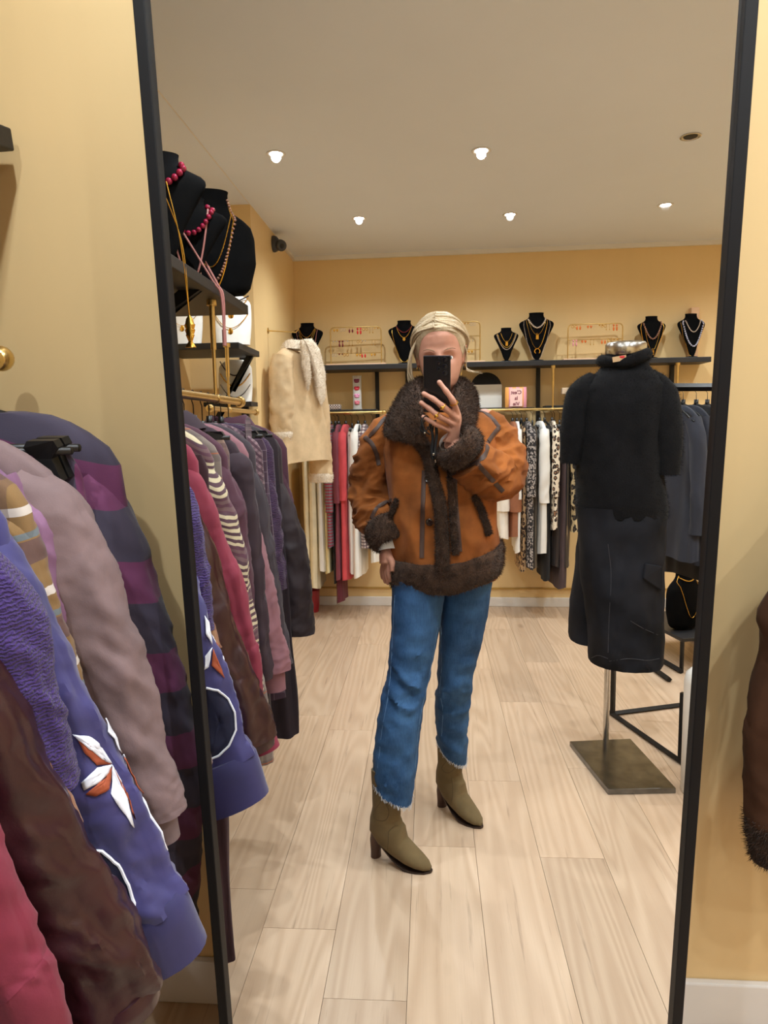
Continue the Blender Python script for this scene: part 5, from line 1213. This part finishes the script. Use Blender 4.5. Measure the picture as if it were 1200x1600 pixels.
for i in range(230):
    s = 1 if rs.random() < .5 else -1; t = rs.random()
    y0 = .094-.165*t; z0 = .006+.113*math.sqrt(max(.05, 1-(y0/.108)**2))
    x0 = par+s*rs.uniform(0, .004); lift = rs.uniform(.000, .006)+(.006 if rs.random() < .25 else 0)
    p = [(x0, y0, z0-.002)]
    for k in (.3, .58, .85):
        q = k*1.75; rr = .0815+lift
        p.append((x0*(1-k)+s*rr*math.sin(q), y0*(1-k)-k*.030-.012*k, .004+(z0)*math.cos(q)*1.0 + .004*k))
    p.append((s*(.072+rs.uniform(-.01, .008)), -.060-.02*rs.random(), -.048-.03*rs.random())); p.append((s*.03*rs.random(), -.105, -.075-.02*rs.random()))
    pp = []; jit = rs.random()**1.5
    for n_, (a, b, c) in enumerate(p[:5]):
        q_ = math.atan2(b, a); c = max(c, hairline(q_)+.004+.035*jit) if n_ < 4 else c
        pp.append(scalp(q_, min(c, .112), .006+lift))
    lock(pp+p[5:], rs.uniform(.0024, .0048), .001)
for i in range(60):                                            # knot at the nape and on the crown side
    q = rs.uniform(0, 6.28); r = rs.uniform(.012, .034); c0 = np.array((-.012, -.118, -.055)); d = np.array((math.cos(q), .3*rs.uniform(-1, 1), math.sin(q)))
    lock([c0+d*r, c0+np.array((math.cos(q+1.2), -.4, math.sin(q+1.2)))*r, c0+np.array((math.cos(q+2.4), .2, math.sin(q+2.4)))*r], .004, .002)
for i in range(46):                                            # loose strands framing the face and neck
    s = -1 if i % 3 else 1; a = rs.uniform(0, 1)
    if s == -1: lock([(-.066-.008*a, .045-.05*a, .055), (-.088-.010*a, .035-.05*a, .005), (-.094-.012*rs.random(), .02-.04*a, -.045), (-.080-.022*rs.random(), .01-.03*a, -.085-.02*rs.random()), (-.058-.02*rs.random(), .0, -.105-.02*rs.random())], rs.uniform(.0014, .0034), .0006)
    else: lock([(.070, .035-.06*a, .045), (.083, .02-.05*a, 0), (.080, .0-.03*a, -.045), (.086+.02*rs.random(), 0, -.060), (.098+.035*rs.random(), 0, -.062-.01*rs.random())], rs.uniform(.0008, .0018), .0005)
hair = part(HB, 'hair', m_hair)
# ------------------------------------------------------------------ jeans
m_den, nt_d, bd_ = base_mat('mid blue denim', .85, spec=.2)
v1 = noise(nt_d, coords(nt_d, (1, 1, .35)), 7.5, 4); v2 = noise(nt_d, coords(nt_d, (420, 420, 30)), 1.0, 3); v3 = noise(nt_d, coords(nt_d, (1, 1, 2.4)), 10, 3)
k_ = math_n(nt_d, 'ADD', math_n(nt_d, 'MULTIPLY', v1, .55), math_n(nt_d, 'ADD', math_n(nt_d, 'MULTIPLY', v2, .25), math_n(nt_d, 'MULTIPLY', v3, .25)))
r_ = nd(nt_d, 'ShaderNodeMapRange'); r_.inputs[1].default_value = .38; r_.inputs[2].default_value = .68; nt_d.links.new(k_, r_.inputs[0])
nt_d.links.new(mix_n(nt_d, r_.outputs[0], srgb(26, 54, 90), srgb(66, 104, 148)), bd_.inputs['Base Color']); add_bump(nt_d, bd_, v2, .35, .001)
def leg_rings(rows, ys, dps, seed):
    R_ = densify(rows, 7); n = len(R_); rings = []
    for i, (v, l, r) in enumerate(R_):
        k = i/(n-1); y = float(np.interp(k, np.linspace(0, 1, len(ys)), ys)); dp = float(np.interp(k, np.linspace(0, 1, len(dps)), dps))
        a = PT(l, v, y); b = PT(r, v, y); cx = (a[0]+b[0])/2; hw = (b[0]-a[0])/2; ring = []
        for j in range(60):
            q = 2*PI*j/60; c, s = math.cos(q), math.sin(q)
            amp = .010+.016*math.exp(-((k-.55)/.14)**2)+.016*math.exp(-((k-.92)/.1)**2)
            w = amp*crease((c*hw*1.0, s*dp, a[2]*1.0+.35*c*hw), seed, 9, 17)+.003*crease((c*hw, s*dp, a[2]), seed+5, 30, 42)
            sl = 0.0
            if k > .9: sl = -(k-.9)/.1*(.036*c+.012*s)
            ring.append((cx+(hw+w*.4)*math.copysign(abs(c)**.9, c), y+(dp+w)*math.copysign(abs(s)**.9, s), (a[2]+b[2])/2+sl))
        rings.append(ring)
    return rings
jeans = MB()
jeans.rings(leg_rings([(880, 613, 700), (915, 613, 696), (980, 612, 687), (1030, 608, 676), (1060, 606, 671), (1090, 596, 664), (1130, 589, 658), (1180, 584, 652), (1230, 585, 643)], (-.20, -.165, -.13, -.10, -.085), (.115, .10, .085, .078, .075), 3))
jeans.rings(px_rings(densify([(850, 618, 764, .105), (880, 614, 770, .12), (900, 613, 770, .125), (914, 640, 748, .10), (922, 676, 712, .05)], 4), -.215, .12, 60, 2, .006))
jo = part(jeans, 'jeans', m_den)
jr = part(MB().rings(leg_rings([(870, 690, 772), (910, 690, 768), (960, 688, 761), (1010, 686, 750), (1060, 684, 738), (1085, 681, 736), (1110, 680, 733), (1150, 682, 730), (1172, 684, 728)], (-.25, -.26, -.28, -.32, -.36), (.115, .10, .085, .078, .070), 11)), 'jeans_leg', m_den, jo)
bvj = bvh_of([jo, jr])
def ch(o, par): o.parent = par; o.matrix_parent_inverse = Matrix(); return o
def pband(*a, **k):
    par = a[6]; o = band_on(*a[:6], person, *a[7:], **k)
    if o is None: return None
    o.parent = par; o.matrix_parent_inverse = Matrix(); return o
m_seam = plain('denim seam', srgb(84, 118, 156), .85, var=.1)
for px in ([(617, 930), (613, 1000), (611, 1040), (606, 1090), (597, 1140), (590, 1200)], [(688, 960), (690, 1040), (687, 1080), (692, 1110), (690, 1150)], [(684, 980), (670, 1060), (655, 1130), (647, 1220)]):
    pband(bvj, px, .0026, .0010, m_seam, 'seam', jo, n=8)
m_fray = plain('frayed white hem', srgb(206, 214, 224), .9, var=.1); FZ = MB()
for o_, lo_ in ((jo, .02), (jr, .02)):
    vs = [np.array(v.co) for v in o_.data.vertices][56*60:57*60]
    for p in vs:
        for _ in range(3):
            q = p+np.array((rs.uniform(-.004, .004), rs.uniform(-.004, .004), 0)); FZ.tube([q+np.array((0, 0, .004)), q+np.array((rs.uniform(-.004, .004), rs.uniform(-.003, .004), -rs.uniform(.003, .012)))], .0006, 4)
fo_ = part(FZ, 'frayed_hem', m_fray, jo); fo_['kind'] = 'stuff'
# ------------------------------------------------------------------ boots
m_boot = plain('olive suede', srgb(112, 94, 62), .95, var=.16, vscale=16, sheen=.03, bump=.2, bscale=300, col2=srgb(98, 82, 52)); m_heel = plain('stacked dark heel', srgb(72, 44, 32), .5, var=.2, vscale=30, stretch=(1, 1, 12)); m_sole = plain('dark sole', srgb(50, 34, 26), .6, var=.1)
def boot(F_, d_, top):
    lat = np.array((-d_[1], d_[0], 0)); up_ = np.array((0, 0, 1.0))
    st = [(.036, top, .050, .048, 0), (.036, top-.05, .049, .047, 0), (.034, .18, .047, .044, 0), (.028, .145, .050, .043, .08), (.030, .114, .060, .042, .35), (.054, .086, .058, .040, .75), (.082, .057, .038, .039, 1.05), (.115, .039, .029, .039, 1.15), (.145, .027, .021, .034, 1.3), (.170, .019, .014, .024, 1.4), (.186, .014, .006, .008, 1.45)]
    S_ = densify(st, 5); rings = []
    for i, (f, z, rv, rl, an) in enumerate(S_):
        c = F_+d_*f+up_*z; t1 = d_*math.cos(an)+up_*math.sin(an); ring = []
        for j in range(28):
            q = 2*PI*j/28; w = 1+.03*crease((f*3, math.cos(q)*.3, z*4), 6, 3, 3)
            ring.append(c+(t1*math.cos(q)*rv + lat*math.sin(q)*rl)*w + (up_*.012*abs(math.sin(q))*(1 if i == 0 else 0)))
        rings.append(ring)
    bo = part(MB().rings(rings), 'boot', m_boot)
    part(MB().rings([[F_+d_*(-.006+a*math.cos(q)+off)+lat*b*math.sin(q)+up_*z for q in [2*PI*j/16 for j in range(16)]] for z, a, b, off in ((.100, .024, .025, .010), (.06, .021, .023, .0), (.02, .016, .019, -.003), (0, .0165, .0195, -.003))]), 'heel', m_heel, bo)
    sol = [(.02, .066, .030), (.05, .040, .032), (.08, .020, .036), (.11, .008, .038), (.145, .005, .033), (.172, .006, .022), (.190, .009, .006)]
    part(MB().rings([[F_+d_*f-lat*w+up_*z, F_+d_*f+lat*w+up_*z, F_+d_*f+lat*w*.97+up_*max(0, z-.006), F_+d_*f-lat*w*.97+up_*max(0, z-.006)] for f, z, w in densify(sol, 4)]), 'sole', m_sole, bo)
    bvb = bvh_of([bo])
    return bo, bvb
bl, bvl = boot(FL, dL, .300); br_, bvr = boot(FR, dR, .315)
m_bst = plain('olive stitching', srgb(88, 72, 44), .8, var=0)
for bo, bv, sets in ((bl, bvl, ([(588, 1232), (596, 1250), (584, 1268), (586, 1280), (602, 1282), (608, 1268), (600, 1252)], [(607, 1300), (606, 1325), (598, 1340)], [(607, 1300), (615, 1292), (622, 1290)])), (br_, bvr, ([(690, 1170), (700, 1185), (690, 1200), (700, 1208), (712, 1200)], [(706, 1215), (708, 1240), (704, 1258)]))):
    for px in sets: pband(bv, px, .0022, .0012, m_bst, 'stitch_line', bo, n=6)
# ------------------------------------------------------------------ shearling jacket
JY = -.25
rowsJ = [(628, 664, 722, .07), (640, 640, 745, .09), (655, 612, 768, .115), (675, 598, 782, .135), (700, 597, 784, .15), (740, 602, 780, .165), (780, 606, 776, .175), (820, 608, 776, .18), (850, 608, 780, .18), (880, 609, 780, .178), (898, 611, 778, .174)]
jk = part(MB().rings(px_rings(densify(rowsJ, 9), JY, .15, 120, 17, .030, .82, 6)), 'jacket', suede)
def sleeve(pts, rr, nm, seed, amp=.13):
    c = cat_rom([PT(*p) if len(p) == 3 else p[0] for p in pts], 16); n = len(c); rad = np.interp(np.linspace(0, 1, n), np.linspace(0, 1, len(rr)), rr)
    mb = MB().tube(c, list(rad), 72, up=(0, 1, 0))
    out = []
    for i, p in enumerate(mb.v):
        cc = c[min(i//72, n-1)]; p = np.array(p); d = p-cc; w = 1+amp*crease((p[0]+.4*p[2], p[1], p[2]-.5*p[0]), seed, 9, 17)*min(1, .25+2.2*i/len(mb.v)); out.append(V3(cc+d*w))
    mb.v = out; return part(mb, nm, suede, jk)
sL = sleeve([(622, 664, -.25), (600, 690, -.25), (582, 735, -.26), (577, 775, -.26), (585, 806, -.23), (599, 830, -.19)], (.056, .070, .066, .064, .066, .056), 'sleeve', 2, .34)
sR = sleeve([(750, 660, -.25), (772, 684, -.24), (785, 718, -.21), (779, 745, -.165), (757, 738, -.11), (730, 716, -.070)], (.058, .070, .070, .072, .072, .062), 'sleeve', 5, .34)
def fur_tube(pts, rr, nm, par, n=7000, L=.010, seg=26, flat=1.0, seed=3, up=None, loop=False):
    c = cat_rom(pts, 6); rad = np.interp(np.linspace(0, 1, len(c)), np.linspace(0, 1, len(rr)), rr); mb = MB().tube(c, list(rad), seg, flat=flat, up=up)
    mb.v = [V3(np.array(p)*1.0+np.array((0, .004, .0))*mnoise.noise(Vector(p)*40)+np.array((.003, 0, .003))*mnoise.noise(Vector(p)*55+Vector((3, 1, 2)))) for p in mb.v]
    o = part(mb, nm, brfur, par); fuzz(o, n, L, brfur, 'pile', seed=seed, width=.0009, droop=.3); return o
def cuff(c, ax, r, wdt, nm, par, seed):
    ax = np.array(ax, float); ax /= np.linalg.norm(ax); g = np.array((0, 1.0, 0)) if abs(ax[1]) < .8 else np.array((0, 0, 1.0)); a = g-ax*(g@ax); a /= np.linalg.norm(a); b = np.cross(ax, a); mb = MB(); rings = []
    for k in range(14):
        q = 2*PI*k/14; rings.append([c+ax*wdt*math.cos(q)+(a*math.cos(2*PI*j/36)+b*math.sin(2*PI*j/36))*(r+.020*math.sin(q)) for j in range(36)])
    rings.append(rings[0]); mb.rings(rings, cap=False); o = part(mb, nm, brfur, par); fuzz(o, 6000, .010, brfur, 'pile', seed=seed, width=.0009); return o
cuL = cuff(PT(604, 832, -.175), PT(612, 856, -.155)-PT(592, 806, -.21), .048, .046, 'fur_cuff', sL, 3)
cR0 = PT(718, 700, -.062); cuR = cuff(cR0, PH(700, 680, 0)-PT(745, 728, -.09), .056, .036, 'fur_cuff', sR, 4)
part(MB().tube([PH(707, 696, -.012), PH(703, 688, -.004)], (.040, .036), 24, cap=False), 'shirt_cuff', whitec, sR)
part(MB().tube([PT(604, 846, -.165), PT(606, 860, -.155)], (.031, .030), 20, cap=False), 'shirt_cuff', whitec, sL)
# fur hem
hem_rows = [(866, 606, 783, .186), (872, 604, 786, .192), (890, 604, 786, .194), (902, 606, 784, .19), (910, 611, 780, .180), (906, 622, 770, .165)]
hr = px_rings(densify(hem_rows, 3), JY, .17, 84, 4, .010, .82, 6)
hr = [[(p[0], p[1], p[2]+max(0, p[0]-.02)*.26+max(0, -p[1]-.2)*.05) for p in r] for r in hr]
hm_ = part(MB().rings(hr), 'fur_hem', brfur, jk); fuzz(hm_, 22000, .010, brfur, 'pile', seed=8, width=.0009, droop=.4)
# shawl collar
ST = [((672, 692, -.055), (628, 692, -.085)), ((668, 668, -.055), (598, 684, -.115)), ((663, 640, -.08), (600, 664, -.15)), ((657, 610, -.15), (616, 638, -.24)), ((656, 596, -.24), (634, 622, -.33)), ((672, 592, -.32), (660, 612, -.40)), ((692, 590, -.345), (692, 610, -.42)), ((708, 592, -.31), (724, 612, -.39)), ((716, 596, -.24), (742, 624, -.32)), ((712, 612, -.15), (746, 648, -.22)), ((706, 640, -.085), (744, 668, -.135)), ((704, 672, -.06), (728, 692, -.085))]
A_ = cat_rom([PT(*s[0]) for s in ST], 5); B_ = cat_rom([PT(*s[1]) for s in ST], 5); rings = []
for i, (a, b) in enumerate(zip(A_, B_)):
    tg = A_[min(i+1, len(A_)-1)]+B_[min(i+1, len(A_)-1)]-A_[max(i-1, 0)]-B_[max(i-1, 0)]; tg /= np.linalg.norm(tg); mj = (b-a)/2; nn = np.cross(tg, mj); nn /= np.linalg.norm(nn)
    e = math.sin(PI*min(1, max(0, (i+.6)/(len(A_)+.2))))**.35; c = (a+b)/2
    rings.append([c+mj*math.cos(2*PI*j/30)*(.55+.45*e)+nn*.024*math.sin(2*PI*j/30)*e for j in range(30)])
col_ = part(MB().rings(rings), 'fur_collar', brfur, jk); fuzz(col_, 26000, .011, brfur, 'pile', seed=12, width=.0009, droop=.15)
bvk = bvh_of([jk, sL, sR])
def fband(px, w, t, nm, taper, n=7000, seed=1):
    o = pband(bvk, px, w, t, brfur, nm, jk, n=8, taper=taper, round_=True, seg=16)
    if o: fuzz(o, n, .009, brfur, 'pile', seed=seed, width=.0009)
    return o
fband([(655, 688), (666, 706), (675, 735), (682, 765), (688, 800), (691, 850), (692, 900)], .040, .024, 'fur_placket', (1.15, 1.0, .85, .9, 1.0, 1.0), 9000, 21)
fband([(702, 692), (704, 730), (706, 780), (709, 830), (712, 866)], .022, .012, 'inner_fur_edge', (1, 1, .9), 4000, 41)
m_band = plain('dark brown leather', srgb(66, 45, 36), .6, var=.12, vscale=20, bump=.2, bscale=200)
for px, w in (([(663, 735), (661, 780), (660, 820), (659, 872)], .014), ([(710, 735), (712, 780), (715, 815), (719, 862)], .013), ([(616, 640), (600, 655), (590, 668), (577, 682)], .013), ([(570, 683), (580, 692), (588, 708), (592, 727)], .014), ([(740, 641), (758, 645), (770, 655), (780, 668)], .012), ([(780, 668), (772, 677), (763, 690)], .014), ([(763, 692), (757, 712), (742, 724), (722, 732)], .015), ([(746, 724), (758, 738), (772, 753), (786, 768)], .014), ([(580, 810), (588, 795), (600, 786), (612, 782)], .012)):
    pband(bvk, px, w, .003, m_band, 'leather_band', jk, n=8)
fband([(739, 776), (748, 790), (756, 812), (762, 834)], .020, .014, 'pocket_trim', (.8, 1, 1.1), 3000, 31)
fband([(621, 780), (616, 795), (612, 812), (610, 830)], .018, .012, 'pocket_trim', (.8, 1, 1), 2400, 32)
m_but = plain('horn button', srgb(44, 30, 24), .25, var=.3, vscale=120)
for u, v in ((672, 815), (670, 749)):
    h_ = hit(bvk, CV, mray(u, v), .004)
    if h_ is not None:
        q = Vector((0, 0, 1)).rotation_difference(Vector(h_[1])); M3 = np.array(q.to_matrix())
        part(MB().lathe([(0, 0), (.011, 0), (.012, .003), (.010, .005), (.006, .0035), (0, .0035)], (0, 0, 0), 20).map(lambda p: M3 @ p + h_[0]), 'button', m_but, jk)
# dark top inside the open collar
part(MB().rings([[(HC[0]-.004+a*math.cos(q), HC[1]-.035+b*math.sin(q), HC[2]+z) for q in [2*PI*j/24 for j in range(24)]] for z, a, b in ((-.135, .060, .058), (-.16, .066, .064), (-.20, .085, .10), (-.26, .095, .150), (-.34, .10, .165))]), 'dark_top', cloth('navy jersey', srgb(32, 32, 44)))
# rings on the fingers
def ring_on(f, k, r, nm='finger_ring', stone=False):
    c = cat_rom(f, 8); i = int(k*(len(c)-1)); tg = c[i+1]-c[i-1]; tg /= np.linalg.norm(tg); a = np.cross(tg, CR); a /= np.linalg.norm(a); b = np.cross(tg, a)
    mb = MB().tube([c[i]+(a*math.cos(q)+b*math.sin(q))*r for q in np.linspace(0, 2*PI, 21)[:-1]], .0017, 6, loop=True)
    if stone: mb.ball(c[i]+CF*(r+.002), (.006, .004, .005), 10, 6)
    part(mb, nm, m_gold)
ring_on(FING[0], .28, .0118); ring_on(FING[1], .36, .0114, stone=True); ring_on(FING[2], .38, .0110, stone=True)
# ------------------------------------------------------------------ phone with its wrist strap
ph = thing('smartphone', 'black smartphone with camera lenses held up before the face', 'phone', CAM-CF*.008)
Mph = Matrix(((CR[0], -CD[0], CF[0], 0), (CR[1], -CD[1], CF[1], 0), (CR[2], -CD[2], CF[2], 0), (0, 0, 0, 1))); Mph.translation = Vector(CAM-CF*.0065); ph.matrix_world = Mph
def loc(u, v):
    p = MP(u, v, CAM-CF*.0065, CF)-(CAM-CF*.0065); return float(p@CR), float(-p@CD)
x0, y1 = loc(661, 556); x1, _ = loc(704, 556); y0 = y1-.166
m_ph = plain('black phone glass', srgb(14, 14, 17), .25, var=.05); m_edge = plain('dark phone edge', srgb(60, 62, 74), .3, metal=.8, var=.05)
MB().box((x0+.0012, y0+.0012, -.0005), (x1-.0012, y1-.0012, .0012)).build('back_cover', m_ph, ph, False, bevel=.001)
MB().box((x0, y0, -.0085), (x1, y1, -.0004)).build('frame', m_edge, ph, False, bevel=.003)
MB().box((x0+.002, y0+.002, -.0092), (x1-.002, y1-.002, -.0086)).build('screen', plain('phone screen', srgb(30, 32, 36), .08, var=.1), ph, False)
for (dx, dy, r) in ((0, .0195, .0068), (0, 0, .0068), (0, -.0195, .0068), (-.0175, .010, .0052), (-.0175, -.008, .0052), (-.0175, .022, .003)):
    l_ = MB().lathe([(0, .001), (r, .001), (r, .0026), (r*.8, .0030), (0, .0026)], (dx, dy, 0), 20).build('lens_ring', m_edge, ph); MB().lathe([(0, .0026), (r*.75, .0031), (0, .0033)], (dx, dy, 0), 16).build('lens_glass', MATS['black glass'], l_)
m_strap = plain('black cord', srgb(18, 18, 20), .7, var=.1)
def PL(pts): return cat_rom([PH(*p) for p in pts], 6)
def sph(mb, nm, m):
    o = mb.build(nm, m, ph); o.matrix_parent_inverse = Mph.inverted(); return o
sph(MB().tube(PL([(668, 652, .004), (661, 660, .016), (658, 668, .02), (664, 672, .02), (671, 665, .018), (672, 655, .014), (667, 648, .012), (660, 655, .02), (664, 668, .022), (673, 676, .02)]), .0022, 8).tube(PL([(674, 655, .01), (678, 662, .016), (676, 672, .016), (668, 664, .018)]), .0022, 8), 'strap_loop', m_strap)
sph(MB().tube(PL([(673, 660, .012), (677, 680, .016), (676, 700, .022), (678, 712, .03)]), .0045, 8).tube(PL([(680, 655, .010), (683, 675, .014), (681, 696, .022), (680, 708, .03)]), .0045, 8), 'strap_cord', m_strap)
sph(MB().ball(PH(679, 704, .034), (.005, .005, .005), 8, 6).ball(PH(682, 715, .03), (.004, .004, .006), 8, 6).ball(PH(665, 673, .022), .0045, 8, 6), 'strap_bead', plain('silver bead', srgb(190, 186, 176), .25, metal=1.0, var=.1))
